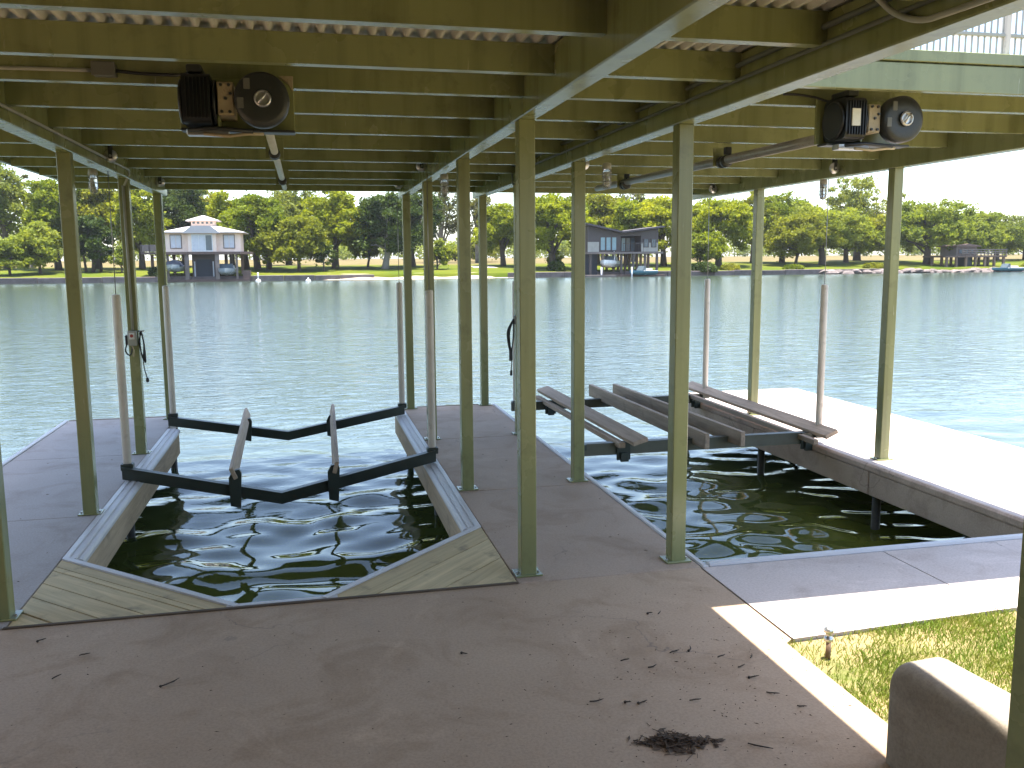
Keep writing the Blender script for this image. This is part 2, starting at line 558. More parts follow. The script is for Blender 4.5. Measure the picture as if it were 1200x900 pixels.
MB().prism([(1.99, 3.36), (9.9, 3.80), (9.9, 4.25), (1.99, 4.25)], -.049, -.012).build('joint_filler', M['joint'], pa)

def lawn_mat():
    m, nt, b = new_mat('lawn_soil')
    v = coords(nt, (1, 1, 1), 'World')
    n1 = noise(nt, v, 3.2, 6, .65, .4)
    c = ramp(nt, n1, [(.35, (.33, .23, .12)), (.5, (.24, .19, .08)), (.65, (.12, .13, .03))])
    nt.links.new(c, b.inputs['Base Color']); b.inputs['Roughness'].default_value = .95
    bump(nt, b, noise(nt, v, 60, 4), .6, .02)
    return m
tag(MB().prism([(1.957, -9), (14, -9), (14, 3.985), (4, 3.435), (1.957, 3.322)], -.046, -.016).build('lawn', lawn_mat()), 'soil of the small lawn beside the patio', 'lawn', kind='structure')

def grass_mat():
    m, nt, b = new_mat('grass_blade')
    v = coords(nt, (1, 1, 1), 'World')
    n1 = noise(nt, v, 4.0, 4, .6)
    n2 = noise(nt, v, 120, 2, .6)
    c = ramp(nt, n1, [(.35, (.165, .255, .022)), (.65, (.27, .30, .042))])
    c = mixc(nt, c, (.36, .29, .12), ramp(nt, n2, [(.54, 0.0), (.66, .7)]))
    nt.links.new(c, b.inputs['Base Color']); b.inputs['Roughness'].default_value = .6
    tr = nt.nodes.new('ShaderNodeBsdfTranslucent'); nt.links.new(c, tr.inputs['Color'])
    mx = nt.nodes.new('ShaderNodeMixShader'); mx.inputs[0].default_value = .3
    out = nt.nodes['Material Output']
    nt.links.new(b.outputs[0], mx.inputs[1]); nt.links.new(tr.outputs[0], mx.inputs[2]); nt.links.new(mx.outputs[0], out.inputs[0])
    return m
def make_grass():
    rs = np.random.RandomState(2)
    N = 190000
    x = 1.965 + (rs.rand(N) ** 1.5) * 4.4
    yb = 3.33 + .055 * (x - 2)
    y = yb + rs.normal(0, .007, N) - (rs.rand(N) ** 1.2) * 2.6
    patch = np.sin(x * 3.1 + 1.2 * np.sin(y * 2.7)) * np.sin(y * 3.9 + 1.7 * np.sin(x * 2.2)) + .55 * np.sin(x * 9 + y * 4) * np.sin(y * 11 - x * 3)
    edge = np.clip((x - 1.97) / .30 + .25 * np.sin(y * 7), 0, 1)
    keep = rs.rand(N) < np.clip(.70 + .48 * patch, .10, 1) * (.10 + .90 * edge)
    x, y = x[keep], y[keep]
    n = len(x)
    h = rs.uniform(.012, .036, n); w = rs.uniform(.0013, .0028, n)
    a = rs.rand(n) * 6.283; b = rs.rand(n) * 6.283; lean = rs.uniform(.1, .9, n) * h
    z0 = -.018
    dx, dy = np.cos(a) * w, np.sin(a) * w
    lx, ly = np.cos(b) * lean, np.sin(b) * lean
    P0 = np.stack([x - dx, y - dy, np.full(n, z0)], 1); P1 = np.stack([x + dx, y + dy, np.full(n, z0)], 1)
    P2 = np.stack([x + dx * .7 + lx * .4, y + dy * .7 + ly * .4, z0 + h * .6], 1); P3 = np.stack([x + lx, y + ly, z0 + h], 1)
    V = np.stack([P0, P1, P2, P3], 1).reshape(-1, 3)
    F = np.arange(4 * n).reshape(n, 4)
    tag(link('grass', numpy_mesh('grass', V, F, grass_mat())), 'short yellowing green grass beside the sunlit path', 'grass', kind='stuff')
make_grass()

# ================================================================ DOCKS
def slabs(parent, x0, x1, ycuts, mat, z=0.0):
    for a, c in zip(ycuts[:-1], ycuts[1:]):
        MB().box(x0, x1, a + .003, c - .003, z - .10, z, .004).build('slab', mat, parent)
    MB().box(x0 + .01, x1 - .01, ycuts[0] + .01, ycuts[-1] - .01, z - .16, z - .02).build('frame', M['joint'], parent)
def edging(parent, x_in, x_out, y0, y1):
    """rounded pale edge profile lying along a dock side, top at deck level, nose on the x_out side"""
    s = 1 if x_out > x_in else -1
    w = abs(x_out - x_in)
    pr = [(x_in, -.02), (x_in, .003), (x_in + s * .030, .004), (x_in + s * .034, -.003), (x_in + s * .044, -.003), (x_in + s * .048, .003),
          (x_in + s * .074, .001), (x_in + s * .078, -.007), (x_in + s * .086, -.008), (x_in + s * .090, -.003), (x_out - s * .008, -.010), (x_out, -.022), (x_out, -.040), (x_out - s * .012, -.044), (x_out - s * .02, -.03)]
    MB().prism(pr, y0, y1, 'y').build('edge_strip', M['vinyl'], parent)
def pile_(parent, x, y, r=.034):
    MB().tube([(x, y, -2.0), (x, y, -.1)], r, 12).build('pile', M['pile'], parent)

# left dock
dk = thing('dock', 'narrow grey concrete dock left of the left boat slip', 'dock', (-1.9, 4.28, 0), 'concrete docks')
dk.location = (0, 0, 0)
slabs(dk, -2.46, -1.392, [4.285, 6.13, 8.05, 9.95], M['dock'])
edging(dk, -1.388, -1.272, 5.245, 9.22)
MB().box(-1.31, -1.282, 4.9, 9.20, -.245, -.045).build('fascia_board', M['fascia'], dk)
MB().box(-2.50, -2.464, 4.3, 9.95, -.10, .012, .006).build('edge_strip', M['vinyl'], dk)
MB().box(-2.46, -1.40, 9.955, 9.985, -.2, .004).build('fascia_board', M['fasciax'], dk)
for y in (5.35, 7.35, 9.78):
    pile_(dk, -1.43, y); pile_(dk, -2.38, y)
# centre dock
dk = thing('dock', 'grey concrete dock running between the two boat slips', 'dock', (0, 0, 0), 'concrete docks')
slabs(dk, 1.002, 2.008, [4.268, 6.13, 8.02, 9.86], M['dockc'])
edging(dk, .998, .882, 5.275, 9.73)
MB().box(.892, .92, 4.95, 9.71, -.245, -.045).build('fascia_board', M['fascia'], dk)
MB().box(2.012, 2.052, 4.268, 9.86, -.09, .006, .008).build('edge_strip', M['vinyl'], dk)
MB().box(2.0, 2.03, 4.4, 9.84, -.24, -.095).build('fascia_board', M['fascia'], dk)
MB().box(1.0, 2.0, 9.865, 9.895, -.2, .004).build('fascia_board', M['fasciax'], dk)
for y in (5.4, 7.4, 9.57):
    pile_(dk, 1.03, y); pile_(dk, 1.94, y)
# right dock
dk = thing('dock', 'broad sunlit concrete dock right of the right boat slip', 'dock', (0, 0, 0), 'concrete docks')
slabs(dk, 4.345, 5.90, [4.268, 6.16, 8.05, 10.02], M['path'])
pr = [(4.342, -.03), (4.342, .004), (4.325, .002), (4.312, -.012), (4.31, -.05), (4.325, -.06)]
MB().prism(pr, 4.268, 10.02, 'y').build('edge_strip', M['fasciar'], dk)
for a, c in ((4.30, 6.16), (6.165, 8.05), (8.055, 10.0)):
    MB().box(4.318, 4.36, a, c - .006, -.25, -.061, .006).build('side_panel', M['fasciar'], dk)
MB().box(5.904, 5.93, 4.268, 10.02, -.22, .004, .005).build('side_panel', M['fasciar'], dk)
MB().box(4.345, 5.90, 10.025, 10.055, -.22, .004, .005).build('side_panel', M['fasciar'], dk)
for y in (6.12, 7.99, 9.8):
    pile_(dk, 4.375, y); pile_(dk, 5.82, y)

# shore wall under the patio edge
sw = thing('shore_wall', 'low concrete shore wall with pale coping along the near edge of the slips', 'wall', (0, 0, 0))
MB().box(-8, 10, 4.264, 4.283, -2.0, -.012).build('wall_face', M['wallc'], sw)
MB().box(2.056, 4.335, 4.285, 4.345, -.07, .006, .012).build('coping', M['vinyl'], sw)
MB().box(-.44, .10, 4.285, 4.335, -.07, .004, .010).build('coping', M['vinyl'], sw)
MB().box(5.94, 10, 4.285, 4.345, -.07, .004, .010).build('coping', M['vinyl'], sw)
MB().box(-1.40, 1.0, 4.263, 4.2855, -.011, .007, .003).build('trim_board', M['darktrim'], sw)

# triangular corner decks of boards laid along the slanted edge
def clip_poly(poly, nx, ny, lo, hi):
    def cut(pl, a, b, c):          # keep a*x+b*y<=c
        out = []
        for i in range(len(pl)):
            p, q = pl[i], pl[(i + 1) % len(pl)]
            dp, dq = a * p[0] + b * p[1] - c, a * q[0] + b * q[1] - c
            if dp <= 0: out.append(p)
            if dp * dq < 0:
                t = dp / (dp - dq); out.append((p[0] + t * (q[0] - p[0]), p[1] + t * (q[1] - p[1])))
        return out
    pl = cut(poly, nx, ny, hi)
    return cut(pl, -nx, -ny, -lo) if len(pl) > 2 else []
def corner_deck(label, tri, hyp, widths, seed):
    t = thing('corner_deck', label, 'deck', (0, 0, 0), 'wooden corner decks')
    (ax, ay), (bx, by) = hyp
    L = math.hypot(bx - ax, by - ay)
    dx, dy = (bx - ax) / L, (by - ay) / L
    nx, ny = dy, -dx
    c0 = nx * ax + ny * ay
    third = [p for p in tri if abs(nx * p[0] + ny * p[1] - c0) > .05][0]
    if nx * third[0] + ny * third[1] < c0:
        nx, ny, c0 = -nx, -ny, -c0
    cx, cy = sum(p[0] for p in tri) / 3, sum(p[1] for p in tri) / 3
    ang = math.atan2(dy, dx)
    d = .0
    rr = random.Random(seed)
    for w in widths:
        pl = clip_poly(tri, nx, ny, c0 + d + .0045, c0 + d + w - .0045)
        d += w
        if len(pl) < 3: continue
        ox, oy = sum(p[0] for p in pl) / len(pl), sum(p[1] for p in pl) / len(pl)
        loc = []
        for p in pl:
            qx, qy = p[0] - ox, p[1] - oy
            loc.append((qx * math.cos(-ang) - qy * math.sin(-ang), qx * math.sin(-ang) + qy * math.cos(-ang)))
        dz = rr.uniform(-.002, .002)
        o = MB().prism(loc, -.035 + dz, .002 + dz).build('board', M['deckwood'], t, (ox, oy, 0))
        o.rotation_euler = (0, 0, ang)
    # pale strip along the slanted edge, just over the water
    ux, uy = -nx, -ny
    e = [(ax, ay), (bx, by), (bx + ux * .035, by + uy * .035), (ax + ux * .035, ay + uy * .035)]
    MB().prism(e, -.06, .008).build('edge_strip', M['vinyl'], t)
    sub = [(cx + (p[0] - cx) * .93, cy + (p[1] - cy) * .93) for p in tri]
    MB().prism(sub, -.12, -.038).build('frame', M['joint'], t)
corner_deck('triangular wooden corner deck at the left slip beside the left dock', [(-1.385, 4.287), (-.40, 4.287), (-1.385, 5.235)],
            ((-1.385, 5.235), (-.40, 4.287)), [.085, .045, .14, .14, .14, .14, .14], 3)
corner_deck('triangular wooden corner deck at the left slip beside the centre dock', [(.04, 4.287), (.995, 4.287), (.995, 5.262)],
            ((.04, 4.287), (.995, 5.262)), [.17, .24, .25, .2], 5)
# gaps between the corner decks and the docks: dark edge boards
for o_, x0, x1 in ((-1, -1.3925, -1.3855), (1, .9955, 1.0015)):
    MB().box(x0, x1, 4.287, 5.24, -.05, -.008).build('gap_board', M['joint'], sw)

# ================================================================ BOATHOUSE ROOF
bh = thing('boathouse', 'sage green steel boathouse roof on slim posts with joists and corrugated decking', 'boathouse', (0, 0, 0))
XA, XB, XC, XD = -1.44, 1.078, 1.918, 4.52
HW = .041
ZB, ZJ, ZT = 2.318, 2.402, 2.520
def post_(x, y, z0=0.0, hw=HW):
    o = MB().box(-hw, hw, -hw, hw, .006, ZB - z0 + .001, .004).build('post', M['green'], bh, (x, y, z0))
    MB().box(-hw - .03, hw + .03, -hw - .018, hw + .018, .001, .010, .002).build('base_plate', M['green'], o)
    for sx in (-1, 1):
        MB().lathe([(.007, .010), (.007, .017), (.003, .018)], 6, o=(sx * (hw + .016), -hw * .3, 0), smooth=False).build('bolt', M['steel'], o)
    return o
PA = {}
for i, y in enumerate((4.42, 6.20, 8.09, 9.83)):
    PA[('A', i)] = post_(XA, y)
for i, y in enumerate((4.40, 6.20, 8.06, 9.80)):
    PA[('B', i)] = post_(XB, y, hw=.041)
for i, y in enumerate((1.905, 4.41, 6.24, 8.09, 9.82)):
    PA[('C', i)] = post_(XC - (.042 if i == 0 else 0), y)
for i, y in enumerate((6.29, 8.47)):
    PA[('D', i)] = post_(XD, y)
Y_END = 10.02
def beam(x, y0, hw=.052):
    MB().box(x - hw, x + hw, y0, Y_END + .13, ZB, ZT, .005).build('beam', M['green'], bh)
beam(XA, -6); beam(XB, -6, .046); beam(XC, -6, .05); beam(XD, 4.0, .05)
# joists between the beams
JY = [-5.6, -4.9, -4.2, -3.5, -2.8, -2.1, -1.4, -.7, 0.0, .6, 1.2, 1.82, 2.42, 3.03, 3.70, 4.23, 4.915, 5.66, 6.44, 7.26, 8.01, 8.79, 9.50]
bays = [(-2.26, XA - .0535), (XA + .0535, XB - .0475), (XB + .0475, XC - .0515), (XC + .0515, XD - .0515)]
jm = {}
for bi, (x0, x1) in enumerate(bays):
    L = x1 - x0
    # C-channel: web with top and bottom flanges and a return lip
    pr = [(0, 0), (.052, 0), (.052, .018), (.049, .018), (.049, .004), (.005, .004), (.005, .113), (.049, .113), (.049, .117), (0, .117)]
    me = MB().prism([(a, b_) for a, b_ in pr], 0, L, 'x').mesh('joist', M['green'])
    for y in JY:
        if bi == 3 and y < 4.1:
            continue
        link('joist', me, bh, (x0, y, ZJ + R_.uniform(-.002, .002)))
    MB().box(x0, x1, Y_END - .035, Y_END, 2.374, ZT - .002, .003).build('end_joist', M['green'], bh)
# corrugated sheets, ribs along y
def corrugated(x0, x1, y0, y1):
    per = .066
    n = int(round((x1 - x0) / per)); per = (x1 - x0) / n
    pts = []
    for i in range(n):
        a = x0 + i * per
        pts += [(a, 0), (a + per * .30, 0), (a + per * .42, .022), (a + per * .86, .022)]
    pts.append((x1, 0))
    V = []; F = []
    for (x, z) in pts:
        V += [(x, y0, ZT + .001 + z), (x, y1, ZT + .001 + z)]
    for i in range(len(pts) - 1):
        F.append((2 * i, 2 * i + 1, 2 * i + 3, 2 * i + 2))
    link('corrugated_sheet', numpy_mesh('corrugated_sheet', np.array(V), np.array(F), M['sheet']), bh)
for a, c in ((-2.27, XA), (XA, XB), (XB, XC + .06)):
    corrugated(a + .001, c - .001, -6.2, Y_END)
corrugated(XC + .061, XD + .05, 3.80, Y_END)
MB().prism([(-2.28, -6.2), (1.998, -6.2), (1.998, 3.795), (4.575, 3.795), (4.575, Y_END + .01), (-2.28, Y_END + .01)], 2.546, 2.585).build('upper_floor', M['decktop'], bh)
# edge trims
MB().box(1.972, 2.0, -6.2, 3.755, 2.335, 2.54, .003).build('edge_trim', M['green'], bh)
MB().box(2.0, 4.575, 3.755, 3.80, 2.400, 2.524, .003).build('fascia', M['green'], bh)
MB().box(2.001, 4.58, 3.748, 3.794, 2.530, 2.582, .003).build('fascia', M['green'], bh)
MB().box(-2.31, -2.275, -6.2, Y_END, 2.42, 2.59, .004).build('fascia', M['green'], bh)
MB().box(-2.31, 4.58, Y_END + .012, Y_END + .035, 2.525, 2.59, .003).build('fascia', M['green'], bh)
MB().box(4.577, 4.60, 3.80, Y_END, 2.47, 2.59, .003).build('fascia', M['green'], bh)
# railing on the upper deck along the near edge of the right bay
rl = MB().box(2.02, 4.57, 3.802, 3.832, 2.672, 2.689, .003).build('railing', M['conduit'], bh)
MB().box(2.02, 4.57, 3.795, 3.840, 3.46, 3.50, .004).build('top_rail', M['conduit'], rl)
pk = MB().box(-.0035, .0035, -.0035, .0035, 0, .89).mesh('picket', M['conduit'])
for i in range(70):
    link('picket', pk, rl, (2.05 + i * .0343, 3.817, 2.585))
for x in (2.06, 3.30, 4.50):
    MB().box(x - .016, x + .016, 3.80, 3.834, 2.586, 3.54, .003).build('railing_post', M['pvc'], rl)

# ================================================================ BOAT LIFTS
def vbeam(parent, y, xl, xr, zl, zr, xc, zc, h=.088, w=.055, mat='liftsteel'):
    """cradle cross beam, bent to a V when zc is lower than the ends"""
    pts = [(xl, zl), (xc, zc), (xr, zr)]
    poly = [(x, z) for x, z in pts] + [(x, z - h) for x, z in pts[::-1]]
    o = MB().prism(poly, y - w / 2, y + w / 2, 'y').build('cross_beam', M[mat], parent)
    top = [(x, z + .004) for x, z in pts] + [(x, z) for x, z in pts[::-1]]
    MB().prism(top, y - w / 2 - .008, y + w / 2 + .008, 'y').build('flange', M[mat], o)
    return o
def guide(parent, x, y, z0, z1=1.40, r=.031):
    o = MB().lathe([(r * .9, z0), (r, z0 + .01), (r, z1 - .012), (r * .82, z1), (r * .3, z1 + .002)], 16, o=(x, y, 0)).build('guide_pole', M['pvc'], parent)
    MB().box(x - .045, x + .045, y - .034, y + .034, z0 - .05, z0, .004).build('pole_bracket', M['liftsteel'], o)
    MB().tube([(x, y, z1 - .01), (x + .002, y + .01, ZB - .02)], .0035, 6).build('cable', M['cable'], parent)
def plank(name, parent, p, q, w, t, roll, mat, origin=None):
    """board from p to q (top-centre line), width w, thickness t, rolled about its length"""
    p, q = Vector(p), Vector(q)
    d = q - p; L = d.length
    o = MB().box(-w / 2, w / 2, 0, L, -t, 0, .004).build(name, mat, parent)
    dn = d.normalized()
    z = Vector((0, 0, 1)); x = dn.cross(z).normalized(); up = x.cross(dn)
    m = Matrix(((x.x, dn.x, up.x, p.x), (x.y, dn.y, up.y, p.y), (x.z, dn.z, up.z, p.z), (0, 0, 0, 1)))
    o.matrix_world = m @ Matrix.Rotation(roll, 4, 'Y')
    return o

lf = thing('boat_lift', 'empty boat lift cradle with V shaped dark beams in the left slip', 'boat lift')
vbeam(lf, 7.08, -1.405, .972, .105, .105, -.25, -.165)
vbeam(lf, 9.38, -1.40, .965, .095, .105, -.24, -.115)
for x, y in ((-1.375, 7.12), (-1.355, 9.40), (.95, 7.11), (.945, 9.42)):
    guide(lf, x, y, .125)
for x0, x1, rl_ in ((-.585, -.645, 1.18), (.155, .205, -1.30)):
    b = plank('bunk_board', lf, (x0, 6.98, .035), (x1, 9.74, .055), .095, .032, rl_, M['bunk'])
    s = -1 if x0 < 0 else 1
    for y, zb in ((7.08, -.23), (9.38, -.165)):
        t_ = (y - 6.98) / 2.76
        xx = x0 + (x1 - x0) * t_
        MB().prism([(xx - .045, zb), (xx + .03, zb - .02), (xx + .045, .02), (xx + .03, .055), (xx - .02, .045), (xx - .05, -.01)],
                   y - .075, y - .03, 'y').build('bunk_bracket', M['liftsteel'], lf)

lf = thing('boat_lift', 'empty boat lift with long weathered bunk boards in the right slip', 'boat lift')
vbeam(lf, 7.05, 2.13, 4.36, .095, .095, 3.2, .095, .10, mat='liftgrey')
vbeam(lf, 9.38, 2.13, 4.36, .085, .085, 3.2, .085, .09, mat='liftgrey')
for x, y in ((2.185, 7.02), (2.185, 9.40), (4.385, 7.00), (4.38, 9.33)):
    guide(lf, x, y, .10)
plank('bunk_board', lf, (2.62, 6.78, .165), (2.575, 9.75, .185), .135, .038, math.radians(-16), M['bunk'])
plank('bunk_support', lf, (2.515, 6.92, .115), (2.505, 9.72, .10), .06, .045, 0, M['bunk'])
plank('bunk_board', lf, (4.33, 6.72, .150), (4.35, 9.75, .165), .125, .038, math.radians(-24), M['bunk'])
plank('bunk_support', lf, (4.215, 6.76, .085), (4.235, 9.72, .095), .045, .045, 0, M['bunk'])
plank('keel_board', lf, (3.215, 6.78, .185), (3.16, 9.78, .195), .042, .135, 0, M['bunk'])
plank('keel_board', lf, (3.55, 6.80, .180), (3.45, 9.78, .190), .042, .13, 0, M['bunk'])
for y in (7.05, 9.38):
    for x in (2.56, 4.28):
        MB().box(x - .06, x + .06, y - .05, y - .03, -.05, .10, .003).box(x - .035, x + .035, y - .08, y - .052, -.06, .02, .003).build('bunk_bracket', M['liftsteel'], lf)

# ================================================================ WINCHES
def winch(dx, label, pipe_mat, pipe_r, ylen, lab):
    w = thing('boat_lift_winch', label, 'winch', (0, 0, 0), 'boat lift winches')
    zc = 2.338
    # back frame against the joist
    fr = MB().box(-.51, -.03, 4.385, 4.40, 2.238, 2.462, .003).build('back_plate', M['green'], w)
    MB().box(-.50, -.03, 4.30, 4.384, 2.226, 2.237, .002).build('shelf', M['gear'], fr)
    MB().box(-.345, -.335, 4.25, 4.384, 2.238, 2.43, .002).build('web_plate', M['green'], fr)
    # motor: rounded body with fins and end bells
    mo = MB()
    pr = []
    for k in range(24):
        t = 2 * math.pi * k / 24
        c, s = math.cos(t), math.sin(t)
        e = .30
        pr.append((4.275 + .098 * math.copysign(abs(c) ** e, c), zc + .005 + .100 * math.copysign(abs(s) ** e, s)))
    mo.prism(pr, -.475, -.365, 'x')
    m_ = mo.build('motor', M['motor'], w)
    for k, x in enumerate((-.492, -.362)):
        MB().lathe([(.085, x), (.092, x + .006), (.092, x + .014), (.06, x + .018)], 20, 'x', (0, 4.275, zc)).build('end_bell', M['motor'], m_)
    for k in range(7):
        x = -.462 + k * .0145
        MB().box(x, x + .004, 4.168, 4.178, zc - .075, zc + .085).build('fin', M['motor'], m_)
    MB().box(-.455, -.395, 4.20, 4.35, 2.448, 2.478, .005).build('terminal_box', M['gear'], m_)
    if lab:
        MB().box(-.452, -.408, 4.160, 4.1675, zc - .035, zc + .045).build('name_plate', M['label'], m_)
    # coupling plate in tan with bolts
    tp = MB().box(-.338, -.272, 4.20, 4.38, 2.278, 2.412, .004).build('gear_case', M['tan'], w)
    for i, (x, z) in enumerate(((-.322, 2.40), (-.29, 2.40), (-.322, 2.292), (-.29, 2.292), (-.305, 2.345), (-.285, 2.365))):
        MB().lathe([(.006, 4.190), (.007, 4.199)], 8, 'y', (x, 0, z), False).build('bolt', M['gear'], tp)
    # big dished gear cover, hub and key
    d = MB().lathe([(.004, 4.172), (.022, 4.172), (.05, 4.170), (.088, 4.168), (.104, 4.172), (.112, 4.182), (.113, 4.232), (.108, 4.24), (.02, 4.24)], 44, 'y', (-.16, 0, zc + .004)).build('gear_cover', M['gear'], w)
    MB().lathe([(.034, 4.166), (.036, 4.158), (.030, 4.150), (.026, 4.152), (.024, 4.164)], 24, 'y', (-.155, 0, zc + .004)).build('hub', M['steel'], d)
    MB().tube([(-.172, 4.150, zc - .016), (-.140, 4.146, zc + .026)], .006, 8).build('key_handle', M['steel'], d)
    for t in (2.3, 3.3):
        MB().box(-.16 + .086 * math.cos(t) - .013, -.16 + .086 * math.cos(t) + .013, 4.165, 4.171, zc + .086 * math.sin(t) - .022, zc + .086 * math.sin(t) + .022, .002).build('sticker', M['box'], d)
    # belt guard corner, lower tie rods
    MB().prism([(-.09, 2.462), (-.03, 2.462), (-.035, 2.40), (-.05, 2.43)], 4.30, 4.33, 'y').build('guard', M['tan'], w)
    rod = MB().tube([(-.46, 4.20, 2.214), (-.36, 4.19, 2.222), (-.20, 4.20, 2.214)], .009, 8)
    rod.build('tie_rod', M['rubber'], w)
    MB().tube([(-.40, 4.21, 2.202), (-.30, 4.22, 2.196), (-.22, 4.21, 2.206), (-.16, 4.24, 2.21)], .007, 8).build('spring', M['tan'], w)
    MB().box(-.47, -.30, 4.24, 4.30, 2.20, 2.226, .003).build('foot', M['steel'], w)
    # long drive shaft under the joists to the far end
    sh = MB().tube([(-.165, 4.41, 2.335), (-.175, ylen, 2.362)], pipe_r, 14).build('drive_shaft', pipe_mat, w)
    for yy in (6.1, 8.1):
        MB().lathe([(pipe_r + .001, yy - .05), (pipe_r + .012, yy - .046), (pipe_r + .012, yy - .012), (pipe_r + .004, yy - .008), (pipe_r + .004, yy + .01), (pipe_r + .012, yy + .014), (pipe_r + .012, yy + .046), (pipe_r + .001, yy + .05)], 16, 'y', (-.17, 0, 2.335)).build('cable_drum', M['gear'], sh)
        MB().box(-.225, -.115, yy + .06, yy + .068, 2.31, 2.434, .002).build('hanger', M['green'], sh)
        MB().box(-.205, -.165, yy - .10, yy - .055, 2.375, 2.425, .003).build('bearing_block', M['motor'], sh)
    for o in w.children:
        o.location += Vector((dx, -.20, -.033))
    return w
winch(0.008, 'black electric winch with round gear cover above the left slip', M['pipe'], .023, 9.2, False)
winch(3.045, 'black electric winch with paper name plate above the right slip', M['pipeg'], .030, 8.9, True)

# ================================================================ ADDED UNSEEN WALLS THAT SHADE THE PATIO
shade_house = thing('house', 'unseen beige stucco house walls with glass doors, added behind and left to shade the patio', 'house')
M['stucco'] = paint('beige_stucco', (.40, .33, .24), .9, .12, 3, .3)
MB().box(-9, 1.9, -1.75, -1.45, -.04, 2.43).build('wall', M['stucco'], shade_house)
MB().box(-9, -3.3, -1.445, 3.5, -.04, 5.2).build('shade_wing_wall', M['stucco'], shade_house)  # wing added out of view to cut sky light from the left
for x in (-3.0, -.4):
    d_ = MB().box(x, x + 2.0, -1.449, -1.40, 0.02, 2.2).build('glass_door', M['box'], shade_house)
    for k in range(2):
        MB().box(x + .08 + k * .96, x + .96 + k * .96, -1.398, -1.385, .1, 2.12).build('pane', M['motor'], d_)

# ================================================================ LIGHTS AND PULLEYS UNDER THE BEAMS
def jar_light(x, y, label):
    t = thing('jar_light', label, 'light', (x, y, 2.12), 'caged jar lights under the beams')
    MB().lathe([(.012, .196), (.040, .19), (.044, .15), (.040, .145), (.012, .145)], 20).build('cap', M['conduit'], t)
    MB().lathe([(.034, .146), (.036, .12), (.036, .04), (.030, .015), (.012, .004), (.002, .002)], 20).build('glass_jar', M['jar'], t)
    c = MB()
    for k in range(6):
        a = k * math.pi / 3
        c.tube([(.043 * math.cos(a), .043 * math.sin(a), .15), (.045 * math.cos(a), .045 * math.sin(a), .05), (.03 * math.cos(a), .03 * math.sin(a), .0), (.0, .0, -.008)], .0022, 5)
    for z in (.05, .085, .118):
        c.tube([(.045 * math.cos(a), .045 * math.sin(a), z) for a in np.linspace(0, 2 * math.pi, 19)], .0022, 5)
    c.build('cage', M['cable'], t)
    t.scale = (.74, .74, .9)
jar_light(-1.445, 6.98, 'caged glass jar light hanging under the leftmost beam')
jar_light(1.07, 7.00, 'caged glass jar light hanging under the beam left of the centre dock')
jar_light(2.055, 6.02, 'caged glass jar light hanging beside the beam right of the centre dock')
jar_light(4.345, 7.02, 'caged glass jar light hanging under the beam of the right dock')
def pulley(x, y, z, label):
    t = thing('cable_pulley', label, 'pulley', (x, y, z), 'cable pulleys on the beams')
    MB().lathe([(.010, -.012), (.044, -.012), (.046, -.008), (.036, 0), (.046, .008), (.044, .012), (.010, .012)], 24, 'y').build('sheave', M['steel'], t)
    MB().box(-.014, .014, -.019, -.014, -.02, .075, .002).box(-.014, .014, .014, .019, -.02, .075, .002).build('bracket', M['gear'], t)
    MB().lathe([(.009, -.024), (.009, .024)], 10, 'y').build('axle', M['steel'], t)
pulley(-1.345, 7.12, 2.40, 'steel cable pulley on the leftmost beam above the near guide pole')
pulley(-1.345, 9.40, 2.40, 'steel cable pulley at the far end of the leftmost beam')
pulley(.985, 7.70, 2.42, 'steel cable pulley on the left face of the second beam')
pulley(.985, 9.62, 2.42, 'steel cable pulley at the far end of the second beam')
pulley(2.02, 6.45, 2.33, 'steel cable pulley on the right face of the beam over the centre dock')
pulley(4.42, 6.98, 2.385, 'steel cable pulley on the right dock beam above the near guide pole')
pulley(4.42, 9.33, 2.385, 'steel cable pulley at the far end of the right dock beam')

# ================================================================ ELECTRICS
def arc(pts, n=8):
    """smooth a polyline (Catmull-Rom)"""
    P = [Vector(p) for p in pts]
    P = [P[0] * 2 - P[1]] + P + [P[-1] * 2 - P[-2]]
    out = []
    for i in range(1, len(P) - 2):
        for k in range(n):
            t = k / n
            a, b, c, d = P[i - 1], P[i], P[i + 1], P[i + 2]
            out.append(.5 * (2 * b + (c - a) * t + (2 * a - 5 * b + 4 * c - d) * t * t + (3 * b - a - 3 * c + d) * t ** 3))
    out.append(P[-2])
    return out
tag(MB().tube([(-1.378, 2.0, 2.385), (-1.378, 7.9, 2.385)] + arc([(-1.378, 7.96, 2.383), (-1.380, 8.00, 2.37), (-1.395, 8.02, 2.33), (-1.43, 8.035, 2.26)], 5), .009, 8).build('electrical_conduit', M['conduit']),
    'thin pale conduit running along the leftmost beam to the post with the switch', 'conduit')
tag(MB().tube([(-1.44, 8.038, 2.26), (-1.438, 8.036, 1.07)], .011, 8).build('electrical_conduit', M['conduit']),
    'thin pale conduit running down the left post to the switch box', 'conduit')
tag(MB().tube(arc([(-1.382, 4.14, 2.38), (-1.33, 4.19, 2.425), (-1.22, 4.215, 2.442), (-.85, 4.218, 2.446)]), .008, 8).build('electrical_conduit', M['conduit']),
    'bent pale conduit leading to the junction box left of the left winch', 'conduit')
jb = thing('junction_box', 'small dark junction box on the joist left of the left winch', 'junction box', (-.795, 4.212, 2.447))
MB().box(-.045, .045, -.035, .02, -.027, .027, .004).build('body', M['box'], jb)
MB().box(-.047, .047, -.040, -.0355, -.029, .029, .002).build('cover', M['box'], jb)
tag(MB().tube(arc([(-.75, 4.20, 2.444), (-.66, 4.215, 2.440), (-.54, 4.215, 2.438), (-.48, 4.18, 2.434), (-.44, 4.12, 2.435)]), .007, 8).build('power_cable', M['rubber']),
    'black power cable from junction box to the left winch motor', 'cable')
